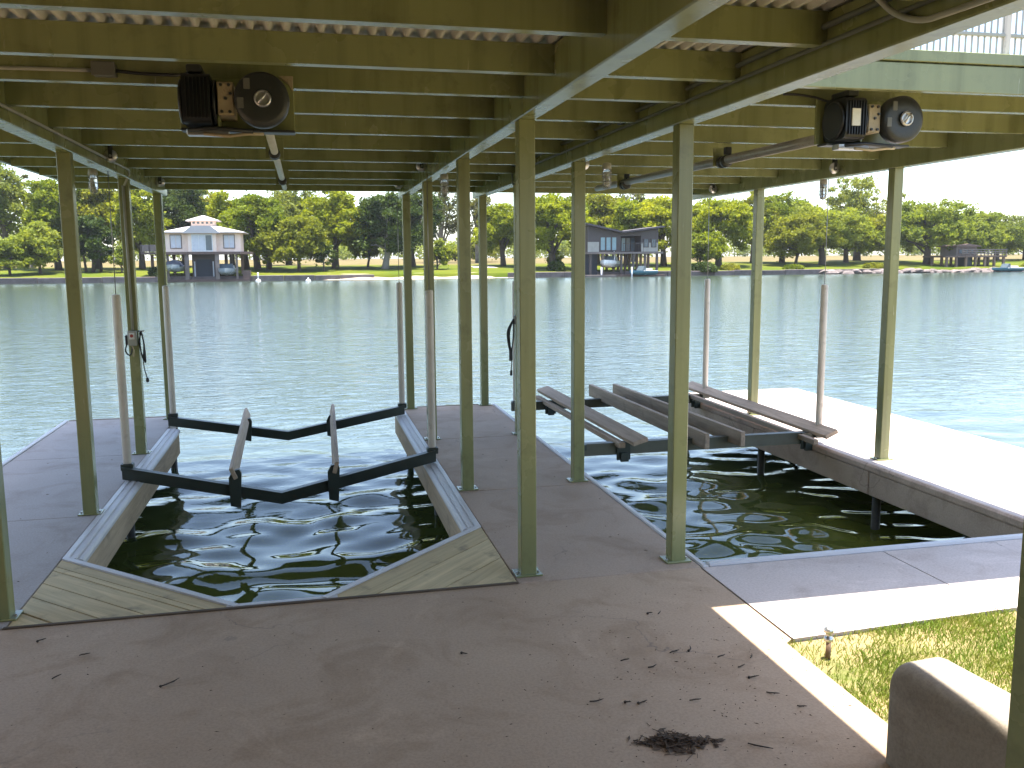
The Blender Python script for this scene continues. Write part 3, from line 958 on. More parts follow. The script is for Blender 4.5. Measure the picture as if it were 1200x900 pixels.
tag(MB().tube(arc([(2.37, 4.222, 2.452), (2.45, 4.22, 2.452), (2.53, 4.19, 2.436), (2.58, 4.15, 2.412), (2.60, 4.12, 2.43)]), .006, 8).build('power_cable', M['rubber']),
    'black power cable curving into the right winch motor', 'cable')
for k, (z, r, y1, lab) in enumerate(((2.405, .009, 7.75, 'lower dark conduit along the beam left of the right slip'), (2.465, .012, 8.0, 'upper dark conduit along the beam left of the right slip'))):
    tag(MB().tube([(1.853, -1.0, z), (1.853, y1, z)] + arc([(1.853, y1 + .05, z - .006), (1.86, y1 + .09, z - .05), (1.875, y1 + .10, z - .16)], 4), r, 8).build('electrical_conduit', M['dconduit']), lab, 'conduit')
for k, y in enumerate((2.9, 4.05, 5.0, 5.9)):
    pass
tag(MB().tube(arc([(1.72, 2.66, 2.50), (1.80, 2.66, 2.47), (1.845, 2.62, 2.41), (1.85, 2.50, 2.358), (1.85, 2.36, 2.346), (1.85, 1.9, 2.34), (1.85, 1.0, 2.34)]), .010, 8).build('electrical_conduit', M['conduit']),
    'curved pale conduit dropping onto the beam at the top right', 'conduit')
tag(MB().box(1.838, 1.866, 5.13, 5.20, 2.425, 2.465, .003).build('conduit_fitting', M['motor']), 'small black conduit fitting on the beam over the centre dock', 'fitting')
# switch box with cords on the left middle post
sb = thing('switch_box', 'grey switch box with red button and black cords on the left middle post', 'switch', (-1.44, 8.03, 1.0))
MB().box(-.035, .035, -.045, .005, -.06, .065, .005).build('body', M['conduit'], sb)
MB().box(-.022, .022, -.052, -.0455, -.005, .05, .002).build('face_plate', M['white'], sb)
MB().lathe([(.012, -.064), (.014, -.0525)], 14, 'y', (0, 0, .025)).build('button', M['red'], sb)
MB().box(-.055, -.036, -.04, -.005, -.05, .03, .003).build('plug', M['rubber'], sb)
MB().tube(arc([(-.048, -.03, -.05), (-.055, -.05, -.10), (-.03, -.055, -.135), (-.01, -.05, -.12), (.0, -.045, -.065)]), .006, 7).build('cord', M['rubber'], sb)
MB().tube(arc([(.0, -.05, -.06), (.012, -.06, -.10), (.004, -.058, -.15)]), .005, 7).build('yellow_tape', M['tan'], sb)
hk = MB().tube([(.042, 0, .06), (.095, -.01, .062)], .006, 8).build('hook', M['steel'], sb)
for k in range(5):
    MB().tube(arc([(.062 + .002 * k, -.012 + .006 * k, .06), (.056 - .003 * k, -.012 + .006 * k, -.05), (.070 + .004 * k, -.012 + .006 * k, -.17 - .01 * k), (.084, -.012 + .006 * k, -.05), (.068, -.012 + .006 * k, .06)]), .0055, 6).build('coiled_cord', M['rubber'], sb)
MB().tube(arc([(.070, -.01, -.17), (.078, -.012, -.26), (.095, -.012, -.34)]), .0045, 6).build('cord', M['rubber'], sb)
MB().lathe([(.004, -.375), (.013, -.37), (.013, -.345), (.006, -.335)], 10, o=(.096, -.012, 0)).build('plug', M['rubber'], sb)
# hanging remote cord on the far middle post of the centre dock
hc = thing('hanging_cord', 'black coiled control cord hanging on the post behind the nearest centre post', 'cord', (1.86, 8.06, 1.06))
MB().box(-.0, .022, -.03, .03, -.02, .06, .003).build('cleat', M['box'], hc)
for k in range(4):
    MB().tube(arc([(-.004, -.01 + .006 * k, .03), (-.045 - .006 * k, -.01 + .006 * k, -.10), (-.03, -.01 + .006 * k, -.26 - .012 * k), (-.006, -.01 + .006 * k, -.12), (-.004, -.01 + .006 * k, .03)]), .006, 6).build('coiled_cord', M['rubber'], hc)
MB().tube(arc([(-.03, 0, -.24), (-.024, 0, -.36), (-.03, 0, -.45)]), .005, 6).build('cord', M['rubber'], hc)
MB().box(-.048, -.016, -.012, .012, -.36, -.24, .006).build('control_box', M['rubber'], hc)
MB().lathe([(.004, -.50), (.012, -.495), (.012, -.455), (.005, -.445)], 10, o=(-.03, 0, 0)).build('plug', M['rubber'], hc)

# ================================================================ NEAR SMALL THINGS
# low concrete wall with rounded top, running towards the camera beside the patio
def low_wall():
    w = thing('low_wall', 'low concrete garden wall with rounded top at the patio edge, lower right', 'wall', (1.937, 1.955, 0))
    w.rotation_euler = (0, 0, math.radians(6))
    x0, x1, H, r = -.10, .10, .360, .045
    sec = [(x0, -.05), (x0, H - r)] + [(x0 + r - r * math.cos(a), H - r + r * math.sin(a)) for a in np.linspace(.25, math.pi / 2, 6)]
    sec += [(x1 - r + r * math.sin(a), H - r + r * math.cos(a)) for a in np.linspace(0, math.pi / 2 - .25, 6)] + [(x1, H - r), (x1, -.05)]
    V = []; F = []
    ys = [0, .2, .395] + [.395 + .06 * math.sin(a) for a in np.linspace(.3, math.pi / 2, 6)]
    sh = [0, 0, 0] + [.06 * (1 - math.cos(a)) for a in np.linspace(.3, math.pi / 2, 6)]
    n = len(sec)
    for y, s in zip(ys, sh):
        for (x, z) in sec:
            zz = z - s if z > .1 else z
            V.append((x * (1 - s / .16 * .25), y, zz))
    for j in range(len(ys) - 1):
        for i in range(n - 1):
            F.append((j * n + i, j * n + i + 1, (j + 1) * n + i + 1, (j + 1) * n + i))
    m = MB(); m.add(V, F, True)
    m.add([V[(len(ys) - 1) * n + i] for i in range(n)], [tuple(range(n))])
    m.add([V[i] for i in range(n)], [tuple(range(n))])
    m.build('wall_body', M['wallc'], w)
low_wall()
pl_ = thing('path_light', 'small weathered metal stake light at the corner of the lawn', 'light', (2.062, 3.155, -.02))
MB().tube([(0, 0, -.02), (.002, 0, .095)], .011, 10).build('stake', M['rust'], pl_)
MB().lathe([(.008, .078), (.019, .082), (.019, .098), (.013, .101), (.013, .118), (.020, .120), (.020, .136), (.006, .142)], 16).build('head', M['steel'], pl_)

def twig_mesh(seed, L):
    r = random.Random(seed)
    p = [Vector((-L / 2, 0, .004))]
    a = r.uniform(-.2, .2)
    for k in range(4):
        a += r.uniform(-.35, .35)
        p.append(p[-1] + Vector((math.cos(a), math.sin(a), 0)) * L / 4 + Vector((0, 0, r.uniform(-.0005, .003))))
    m = MB().tube(p, [.0022, .0028, .0026, .0022, .0012], 6)
    if r.random() < .7:
        q = p[2]; b = a + r.choice((-1, 1)) * r.uniform(.5, 1.0)
        m.tube([q, q + Vector((math.cos(b), math.sin(b), .05)) * L * .22], [.002, .001], 5)
    if r.random() < .5:
        m.lathe([(.001, -.004), (.006, 0), (.005, .005), (.001, .008)], 7, 'x', tuple(p[0]))
    return m.mesh('twig', M['twig'])
TW = [(.59, 3.52, .045, -.6), (1.00, 3.00, .075, -.15), (1.11, 2.96, .04, -.7), (1.16, 2.94, .05, -.5), (1.36, 2.92, .06, -.15), (1.66, 3.13, .05, -.1), (1.66, 3.03, .06, -.5),
      (1.67, 2.90, .07, -.6), (1.44, 2.57, .12, -.75), (-1.03, 3.69, .05, .5), (-.58, 3.53, .11, .45), (-1.19, 4.09, .05, .4), (-.97, 3.89, .06, .1), (1.45, 3.33, .07, .4),
      (1.53, 3.33, .06, .5), (1.62, 3.24, .05, .3), (1.74, 3.21, .045, 1.0), (1.50, 3.73, .035, -.6), (1.55, 3.72, .04, .1), (1.31, 3.22, .06, .2), (1.22, 3.30, .05, .05), (1.72, 2.78, .05, -.9)]
near = ['short bent twig alone on the patio in front of the right corner deck', 'twig with a knobbed end just above the leaf pile', 'short stubby twig right above the leaf pile', 'dark stubby twig beside another above the leaf pile',
        'straight twig right of and above the leaf pile', 'dark twig near the sunlit strip on the patio', 'twig clump close to the sunlit strip edge', 'forked twig lying nearest the sunlit strip',
        'long rough twig right of the leaf pile', 'short dark twig on the left of the patio', 'long thin slanting twig on the left of the patio', 'twig on the patio just below the left corner deck', 'small twig below the left corner deck, right of its neighbour',
        None, None, None, None, None, None, None, None, None]
for i, (x, y, L, a) in enumerate(TW):
    o = link('twig', twig_mesh(50 + i, L * .72), None, (x, y, .001), a)
    tag(o, near[i] or 'one of the small brown twigs strewn on the patio near the sunlit strip', 'twig', 'twigs strewn on the patio')

def make_pile():
    m = MB(); r = random.Random(4)
    for k in range(330):
        t = r.gauss(0, 1); u = r.gauss(0, 1)
        ax = .050 if t < 0 else .066
        x, y = t * ax, u * .026 * (1.3 if abs(t) < .8 else .6) - .012 * t
        h = .022 * math.exp(-(t * t + u * u) / 1.6)
        a = r.gauss(-.15, .9); L = r.uniform(.010, .05); z = r.uniform(.002, .004 + h)
        p = Vector((x, y, z)); d = Vector((math.cos(a), math.sin(a), r.uniform(-.15, .15))) * L / 2
        q = p + d; s = p - d
        q.z = max(.002, q.z); s.z = max(.002, s.z)
        w = r.choice((.001, .0013, .0018, .004, .006))
        if w > .003:
            n = Vector((-math.sin(a), math.cos(a), r.uniform(-.4, .4))) * (.005 if w < .005 else .010)
            m.add([s, p + n, q, p - n + Vector((0, 0, .002))], [(0, 1, 2), (0, 2, 3)])
        else:
            m.tube([s, p + Vector((0, 0, .002)), q], w, 4, False)
    tag(m.build('leaf_pile', M['litter'], None, (1.165, 2.665, 0)), 'small dark pile of dead leaves and twigs on the patio', 'leaf pile', kind='stuff')
make_pile()
def make_specks():
    m = MB(); r = random.Random(8)
    for k in range(520):
        if r.random() < .6:
            x, y = r.gauss(1.35, .35), r.gauss(3.0, .5)
        else:
            x, y = r.uniform(-1.6, 1.8), r.uniform(2.2, 4.2)
        if x > 1.93 or y > 4.22: continue
        a = r.uniform(0, 3.14); L = r.uniform(.003, .014) * (1.8 if r.random() < .15 else 1); w = r.uniform(.0012, .004)
        d = Vector((math.cos(a), math.sin(a), 0)) * L / 2; n = Vector((-math.sin(a), math.cos(a), 0)) * w / 2
        p = Vector((x, y, .0015)); h = Vector((0, 0, r.uniform(.001, .003)))
        m.add([p - d, p + n, p + d, p - n, p + h], [(0, 1, 4), (1, 2, 4), (2, 3, 4), (3, 0, 4)])
    for k in range(60):
        x, y = r.uniform(1.05, 1.95), r.uniform(4.4, 9.5)
        if r.random() < .4: x, y = r.uniform(-2.4, -1.45), r.uniform(4.4, 9.5)
        a = r.uniform(0, 3.14); L = r.uniform(.006, .03); w = r.uniform(.002, .005)
        d = Vector((math.cos(a), math.sin(a), 0)) * L / 2; n = Vector((-math.sin(a), math.cos(a), 0)) * w / 2
        p = Vector((x, y, .0015)); h = Vector((0, 0, .003))
        m.add([p - d, p + n, p + d, p - n, p + h], [(0, 1, 4), (1, 2, 4), (2, 3, 4), (3, 0, 4)])
    tag(m.build('leaf_litter', M['litter']), 'fine dark leaf crumbs scattered over the patio and docks', 'leaf litter', kind='stuff')
make_specks()

# ================================================================ FAR BANK: WALLS, HOUSES, BOATS
M['seawall'] = paint('seawall', (.17, .135, .125), .9, .3, 1.5, .4, dirt=(.07, .055, .045))
M['sand'] = paint('sand', (.30, .25, .19), .95, .1, 2, .3)
M['rampc'] = paint('ramp_concrete', (.33, .30, .26), .9, .1, 2, .2)
M['siding'] = paint('pale_siding', (.86, .66, .54), .6, .06, 3, .05)
M['proof'] = paint('pale_roof', (.50, .45, .43), .5, .05, 2, .05)
M['trim'] = paint('dark_trim', (.12, .075, .06), .6, .15, 3, .1)
M['bglass'] = paint('window_glass', (.10, .13, .15), .08, .1, 3, 0)
M['pane'] = paint('pale_blind', (.55, .55, .58), .3, .06, 3, 0)
M['charcoal'] = paint('charcoal_cladding', (.085, .064, .058), .6, .1, 2, .05)
M['charroof'] = paint('charcoal_roof', (.075, .058, .058), .5, .1, 2, .05)
M['cream'] = paint('cream_panel', (.40, .36, .30), .6, .1, 2, .05)
M['teal'] = paint('teal_glass', (.22, .34, .38), .06, .1, 2, 0)
M['darkin'] = paint('dark_interior', (.03, .035, .045), .7, .1, 2, 0)
M['brown'] = paint('brown_timber', (.20, .13, .10), .8, .15, 3, .2)
M['greytim'] = paint('grey_timber', (.20, .16, .14), .8, .15, 3, .2)
M['navy'] = paint('navy_canvas', (.025, .035, .065), .7, .15, 4, .2)
M['hull'] = paint('white_hull', (.72, .72, .72), .25, .05, 2, 0)
M['hullg'] = paint('grey_hull', (.33, .36, .37), .3, .08, 2, 0)
M['hullt'] = paint('teal_hull', (.08, .20, .26), .25, .08, 2, 0)

# retaining wall, in short sections
rw = thing('retaining_wall', 'low grey pink retaining wall along the far waterline', 'wall')
rs = random.Random(21)
x = -70.0
while x < 70:
    w = rs.uniform(2.4, 3.6)
    if not (4.4 < x < 19.5) and not (x < 2 < x + 0):
        h = rs.uniform(-.03, .05)
        MB().box(x, x + w - .04, 95.85 + rs.uniform(-.06, .06), 96.35, -1.3, .0 + h, .03).build('wall_section', M['seawall'], rw)
    x += w
bp = MB()
n = 24
V = []; F = []
for j, (y, z) in enumerate(((94.0, -.62), (95.4, -.48), (96.4, -.22), (97.8, .07))):
    for i in range(n):
        xx = 1.5 + (20.5 - 1.5) * i / (n - 1)
        V.append((xx, y + .35 * math.sin(i * .9) + (0.8 if i in (0, n - 1) else 0), z + rs.uniform(-.02, .02)))
for j in range(3):
    for i in range(n - 1):
        F.append((j * n + i, j * n + i + 1, (j + 1) * n + i + 1, (j + 1) * n + i))
tag(link('beach', numpy_mesh('beach', np.array(V), np.array(F), M['sand'], True)), 'pale sandy beach at the far waterline', 'beach', kind='structure')
tag(MB().add([(20.3, 95.2, -.56), (24.6, 95.2, -.56), (22.2, 108.5, .68), (19.6, 108.5, .68), (20.3, 95.2, -.8), (24.6, 95.2, -.8), (22.2, 108.5, .3), (19.6, 108.5, .3)],
             [(0, 1, 2, 3), (4, 7, 6, 5), (0, 4, 5, 1), (1, 5, 6, 2), (2, 6, 7, 3), (3, 7, 4, 0)]).build('boat_ramp', M['rampc']),
    'pale concrete boat ramp sloping into the lake right of the beach', 'ramp', kind='structure')
# boulders along the right bank
bm_ = []
for k in range(3):
    r = random.Random(90 + k)
    P = []
    m = MB()
    rings = [(0.05, -.5), (.75, -.42), (1.0, -.1), (.8, .28), (.35, .5), (.02, .52)]
    n = 9
    for a, h in rings:
        for q in range(n):
            t = 2 * math.pi * q / n
            s = r.uniform(.78, 1.15)
            P.append((a * s * math.cos(t), a * s * math.sin(t), h * r.uniform(.85, 1.1)))
    m.add(P, [(i * n + q, i * n + (q + 1) % n, (i + 1) * n + (q + 1) % n, (i + 1) * n + q) for i in range(5) for q in range(n)])
    bm_.append(m.mesh('boulder', M['seawall']))
for k in range(62):
    x = 60 + k * .74 + rs.uniform(-.3, .3)
    s = rs.uniform(.45, .95)
    o = link('boulder', bm_[k % 3], None, (x, 95.9 + rs.uniform(-.5, .35), -.42 + rs.uniform(-.1, .15)), rs.uniform(0, 6), (s * 1.25, s, s * .8))
    tag(o, 'grey boulder in the row along the right end of the far bank', 'boulder', 'boulders on the right far bank')

def window(parent, x, y, z, w, h, gm, fm, nx=1):
    f = MB()
    t = .07
    f.box(x - w / 2 - t, x - w / 2, y - .06, y, z - t, z + h + t).box(x + w / 2, x + w / 2 + t, y - .06, y, z - t, z + h + t)
    f.box(x - w / 2, x + w / 2, y - .058, y, z - t, z).box(x - w / 2, x + w / 2, y - .058, y, z + h, z + h + t)
    o = f.build('window', fm, parent)
    for k in range(nx):
        a = x - w / 2 + w * k / nx
        MB().box(a + .02, a + w / nx - .02, y - .03, y - .01, z + .01, z + h - .01).build('pane', gm, o)
    return o

# ---- white boathouse with cupola
wb = thing('white_boathouse', 'pale two storey boathouse with hipped roof and small cupola on the far bank', 'building')
cx, fy = -10.0, 95.4
def octa(hx, hy, ch, cxx, cyy):
    return [(cxx - hx + ch, cyy - hy), (cxx + hx - ch, cyy - hy), (cxx + hx, cyy - hy + ch), (cxx + hx, cyy + hy - ch), (cxx + hx - ch, cyy + hy), (cxx - hx + ch, cyy + hy), (cxx - hx, cyy + hy - ch), (cxx - hx, cyy - hy + ch)]
cy = fy + 3.2
MB().prism(octa(4.55, 3.75, .9, cx, cy), 2.2, 2.46).build('deck', M['trim'], wb)
MB().prism(octa(3.62, 2.9, .55, cx, cy), 2.46, 4.42).build('wall', M['siding'], wb)
MB().prism([(cx - 1.35, cy - 3.45), (cx + 1.35, cy - 3.45), (cx + 1.35, cy - 2.7), (cx - 1.35, cy - 2.7)], 2.46, 4.36).build('bay_wall', M['siding'], wb)
def hip(hx, hy, z0, tx, ty, z1, cxx, cyy, name, par, mat):
    b = octa(hx, hy, .8 * hx / 4, cxx, cyy); t = octa(tx, ty, .8 * tx / 4, cxx, cyy)
    v = [(x, y, z0 - .08) for x, y in b] + [(x, y, z0) for x, y in b] + [(x, y, z1) for x, y in t]
    f = [tuple(range(8))[::-1], tuple(range(16, 24))]
    for i in range(8):
        j = (i + 1) % 8
        f += [(i, j, 8 + j, 8 + i), (8 + i, 8 + j, 16 + j, 16 + i)]
    return MB().add(v, f).build(name, mat, par)
rf = hip(4.15, 3.6, 4.42, 1.2, 1.1, 5.12, cx, cy, 'roof', wb, M['proof'])
MB().prism([(cx - 1.75, 4.28), (cx + 1.75, 4.28), (cx + 1.75, 4.36), (cx + .9, 5.0), (cx - .9, 5.0), (cx - 1.75, 4.36)], cy - 3.95, cy - .9, 'y').build('bay_roof', M['proof'], rf)
MB().prism(octa(1.15, 1.05, .1, cx - .1, cy), 5.10, 5.66).build('cupola_wall', M['siding'], wb)
for k in range(5):
    window(wb, cx - .1 - .86 + k * .43, cy - 1.055, 5.3, .26, .22, M['bglass'], M['siding'])
hip(1.65, 1.5, 5.66, .12, .12, 6.18, cx - .1, cy, 'cupola_roof', wb, M['proof'])
yf = cy - 2.905
for x in (cx - 2.55, cx + 2.55):
    window(wb, x, yf, 2.85, 1.0, 1.25, M['pane'], M['greytim'], 2)
dr = MB().box(cx - 1.0, cx + 1.0, cy - 3.50, cy - 3.455, 2.48, 4.2).build('glass_door', M['white'], wb)
for k, g in enumerate(('pane', 'pane', 'bglass')):
    MB().box(cx - .93 + k * .64, cx - .35 + k * .64, cy - 3.52, cy - 3.505, 2.6, 4.1).build('pane', M[g], dr)
for i in range(15):      # narrow siding boards on the front
    x = cx - 3.05 + i * .425
    if abs(x - cx) < 1.45: continue
    MB().box(x, x + .03, yf - .02, yf - .002, 2.5, 4.35).build('batten', M['siding'], wb)
MB().box(cx - 6.1, cx - 4.57, cy - 1.8, cy + 1.5, 2.25, 2.45).build('side_deck', M['trim'], wb)
for a in (-6.05, -5.3, -4.6):
    MB().box(cx + a, cx + a + .08, cy - 1.8, cy - 1.72, 2.45, 3.15).build('deck_rail_post', M['greytim'], wb)
MB().box(cx - 6.1, cx - 4.57, cy - 1.8, cy - 1.74, 2.5, 3.2).build('deck_rail_panel', M['greytim'], wb)
for (x, y, w, mname) in ((-1.55, -3.4, .19, 'greytim'), (1.35, -3.4, .19, 'greytim'), (3.2, -3.0, .11, 'greytim'), (-3.4, -3.0, .11, 'greytim'), (3.45, 1.5, .14, 'brown'), (-3.4, 1.5, .14, 'brown'), (1.9, .5, .16, 'brown'), (-2.2, .5, .16, 'brown'), (-1.2, 2.8, .14, 'brown'), (.6, 2.8, .14, 'brown'), (-5.4, .5, .14, 'brown')):
    MB().box(cx + x - w, cx + x + w, cy + y - w, cy + y + w, -1.2, 2.2).build('pier', M[mname], wb)
MB().box(cx - 1.2, cx + 1.1, cy - 2.2, cy - 1.9, -.4, 2.2).build('stair_wall', M['charcoal'], wb)
MB().box(cx - .75, cx + .7, cy - 2.32, cy - 2.205, -.3, 1.7).build('boat_door', M['darkin'], wb)
for x in (-.95, .85):
    MB().box(cx + x - .06, cx + x + .06, cy - 2.36, cy - 2.21, -.3, 1.5).build('door_post', M['pane'], wb)
MB().box(cx - 4.4, cx + 4.4, cy - 3.6, cy - 3.0, -.55, -.28).build('dock_edge', M['trim'], wb)
MB().box(cx + 3.75, cx + 4.5, cy - 3.2, cy - 2.3, -.28, .55).build('storage_chest', M['trim'], wb)

def boat(name, label, loc, L, W, H, hm, extra, rz=0.0):
    t = thing(name, label, 'boat', loc)
    t.rotation_euler = (0, 0, rz)
    secs = []
    ns = 9
    for i in range(ns):
        s = i / (ns - 1)
        w = W / 2 * (1 - max(0, (s - .45) / .55) ** 2.2) + .03
        k = H * (.12 + .45 * max(0, (s - .5) / .5) ** 2)
        sheer = H * (1 + .18 * s * s)
        y = -L / 2 + L * s
        secs.append([(-w, y, sheer), (-w * .92, y, sheer * .62), (-w * .55, y, k + .10 * H), (0, y, k), (w * .55, y, k + .10 * H), (w * .92, y, sheer * .62), (w, y, sheer)])
    m = MB(); V = [p for s in secs for p in s]
    n = 7
    F = [(i * n + j, i * n + j + 1, (i + 1) * n + j + 1, (i + 1) * n + j) for i in range(ns - 1) for j in range(n - 1)]
    F += [tuple(range(n)), tuple((ns - 1) * n + j for j in range(n))[::-1]]
    F += [(i * n, (i + 1) * n, (i + 1) * n + 6, i * n + 6) for i in range(ns - 1)]
    m.add(V, F)
    h = m.build('hull', M[hm], t)
    MB().box(-W / 2 - .01, W / 2 + .01, -L / 2 - .02, L * .1, H * .98, H * 1.06, .02).build('gunwale', M['trim'] if hm == 'hull' else M['hull'], h)
    extra(t, L, W, H)
    return t
def tarp(t, L, W, H):
    MB().prism([(-W / 2 - .05, H * .9), (-W * .32, H * 1.5), (0, H * 1.75), (W * .32, H * 1.5), (W / 2 + .05, H * .9)], -L / 2, L * .3, 'y').build('canvas_cover', M['navy'], t)
    MB().box(-.2, .2, -L / 2 - .35, -L / 2, .1, H * .9, .05).build('outboard_motor', M['hull'], t)
def cockpit(t, L, W, H):
    MB().prism([(-L * .05, H), (L * .12, H), (L * .02, H + .55), (-L * .02, H + .55)], -W * .36, W * .36, 'x').build('windscreen', M['bglass'], t)
    for x in (-W * .25, W * .25):
        MB().box(x - .25, x + .25, -L * .3, -L * .16, H * .8, H * 1.5, .05).build('seat', M['pane'], t)
    MB().box(-.22, .22, -L / 2 - .4, -L / 2, .0, H * 1.2, .05).build('outboard_motor', M['darkin'], t)
def tower(t, L, W, H):
    cockpit(t, L, W, H)
    for x in (-W * .4, W * .4):
        MB().tube([(x, -L * .1, H), (x * .8, -L * .05, H + 1.1), (-x * 0 + x * .8, L * .02, H + 1.1), (x, L * .1, H)], .04, 6).build('tower_leg', M['hull'], t)
    MB().box(-W * .34, W * .34, -L * .08, L * .04, H + 1.07, H + 1.14, .02).build('tower_top', M['navy'], t)
boat('covered_boat', 'boat under a dark navy cover moored left under the white boathouse', (-12.75, 95.6, .35), 4.6, 1.9, .75, 'hullg', tarp, math.pi)
boat('moored_boat', 'small grey boat moored right under the white boathouse', (-7.85, 95.9, -.05), 4.4, 1.8, .75, 'hullg', cockpit, math.pi)

# ---- dark modern boathouse with butterfly roof
mb = thing('modern_boathouse', 'charcoal modern boathouse with butterfly roof and glazed upper storey', 'building')
X0, XV, X1 = 30.4, 34.25, 38.75
Y0, Y1 = 95.0, 100.5
MB().box(X0 - .3, X1 + .2, Y0 - .5, Y1, 1.98, 2.2).build('deck', M['greytim'], mb)
MB().prism([(X0, 2.2), (XV, 2.2), (XV, 4.24), (X0, 5.1)], Y0 + .35, Y1 - .2, 'y').build('wall', M['charcoal'], mb)
MB().prism([(36.6, 2.2), (X1 - .1, 2.2), (X1 - .1, 4.76), (36.6, 4.48)], Y0 + .3, Y1 - .2, 'y').build('wall', M['charcoal'], mb)
MB().prism([(XV + .002, 3.98), (36.598, 3.98), (36.598, 4.47), (XV + .002, 4.22)], Y0 + .32, Y1 - .2, 'y').build('wall', M['charcoal'], mb)
MB().box(XV + .002, 36.598, Y0 + 2.2, Y0 + 2.4, 2.2, 3.98).build('wall', M['darkin'], mb)
MB().prism([(X0 - .35, 5.16), (XV, 4.27), (X1 + .35, 4.86), (X1 + .35, 5.04), (XV, 4.46), (X0 - .35, 5.34)], Y0 - .5, Y1 + .3, 'y').build('roof', M['charroof'], mb)
MB().box(36.65, X1 - .15, Y0 + .26, Y0 + .298, 2.22, 3.2).build('cream_panel', M['cream'], mb)
MB().box(X0 + .0, X0 + 1.3, Y0 + .30, Y0 + .348, 2.22, 3.3).build('cream_panel', M['cream'], mb)
for k in range(3):
    window(mb, 32.15 + k * .66, Y0 + .349, 2.4, .52, 1.4, M['teal'], M['charcoal'])
for x in (37.2, 38.1):
    window(mb, x, Y0 + .259, 2.75, .48, .85, M['bglass'], M['charcoal'], 2)
for k in range(4):
    gd = MB().box(XV + .1 + k * .57, XV + .62 + k * .57, Y0 + 2.12, Y0 + 2.19, 2.24, 3.8).build('glass_door', M['charcoal'], mb)
    MB().box(XV + .15 + k * .57, XV + .57 + k * .57, Y0 + 2.09, Y0 + 2.115, 2.3, 3.75).build('pane', M['teal' if k == 1 else 'bglass'], gd)
for k in range(9):
    MB().box(XV + .04 + k * .288, XV + .07 + k * .288, Y0 - .46, Y0 - .43, 2.2, 3.1).build('rail_post', M['charcoal'], mb)
MB().box(XV, 36.6, Y0 - .47, Y0 - .42, 3.1, 3.15).build('rail', M['charcoal'], mb)
for i, x in enumerate((30.6, 32.0, 34.2, 35.6, 37.0, 38.4)):
    for y in (95.0, 97.6, 100.0):
        MB().box(x - .12, x + .12, y - .12, y + .12, -1.2, 1.98).build('pier', M['brown' if y > 96 else 'charcoal'], mb)
MB().box(30.2, 31.6, 95.6, 100, -.5, 1.98).build('storage_room', M['darkin'], mb)
MB().box(29.6, 39.2, 94.2, 95.2, -.6, -.32).build('dock_edge', M['trim'], mb)
MB().box(29.6, 33.0, 93.2, 94.19, -.55, -.30).build('dock_platform', M['greytim'], mb)
boat('ski_boat', 'white ski boat with tower lifted under the dark modern boathouse', (32.95, 95.6, .35), 4.8, 1.9, .85, 'hull', tower, 2.6)
boat('small_boat', 'low teal boat moored under the dark modern boathouse', (36.3, 94.1, -.45), 3.4, 1.5, .55, 'hullt', cockpit, 1.9)
for i, x in enumerate((31.4, 34.9)):
    o = MB().tube([(x, 93.5, -1.2), (x, 93.5, .55)], .09, 8).build('mooring_post', M['pane'])
    tag(o, ['white mooring post left of the white ski boat', 'white mooring post right of the white ski boat'][i], 'post', 'mooring posts at the modern boathouse')

# ---- far brown deck house at the right
dh = thing('deck_house', 'brown raised timber deck house on piers at the far right', 'building')
MB().box(78.6, 87.6, 98.6, 103, 1.28, 1.5).build('deck', M['trim'], dh)
for k in range(13):
    MB().box(81.0 + k * .54, 81.08 + k * .54, 98.6, 98.68, 1.5, 2.25).build('rail_post', M['greytim'], dh)
for z in (1.72, 1.95, 2.2):
    MB().box(80.9, 87.6, 98.58, 98.66, z, z + .1).build('rail', M['greytim'], dh)
MB().box(80.9, 83.9, 99.6, 102.6, 1.5, 2.62).build('cabin', M['greytim'], dh)
MB().prism([(80.6, 2.62), (84.2, 2.62), (84.2, 2.74), (82.4, 3.0), (80.6, 2.74)], 99.2, 103, 'y').build('roof', M['brown'], dh)
for x in (81.5, 82.4, 83.3):
    window(dh, x, 99.598, 1.75, .5, .55, M['bglass'], M['brown'])
for i, x in enumerate((78.9, 80.3, 81.7, 83.1, 84.5, 85.9, 87.3)):
    for y in (98.8, 101.5):
        MB().box(x - .13, x + .13, y - .13, y + .13, -.3, 1.28).build('pier', M['brown'], dh)
MB().box(82.0, 83.0, 99.2, 101, .1, 1.28).build('storage_room', M['darkin'], dh)
boat('beached_boat', 'low dark boat tied below the far brown deck house', (84.6, 95.2, -.55), 4.2, 1.5, .5, 'hullt', cockpit, 1.6)

# ---- buoys
def buoy(loc, label):
    t = thing('buoy', label, 'buoy', loc, 'white buoys on the lake')
    MB().lathe([(.02, -.2), (.22, -.12), (.27, .05), (.2, .2), (.05, .28)], 14).build('float', M['white'], t)
    MB().tube([(0, 0, .25), (0, 0, .9 if 'upright' in label else .4)], .07, 8).build('marker', M['white'], t)
buoy((-4.6, 92.0, WZ), 'upright white buoy right of the white boathouse')
buoy((.2, 89.2, WZ), 'low round white buoy near the wide olive crowned tree')


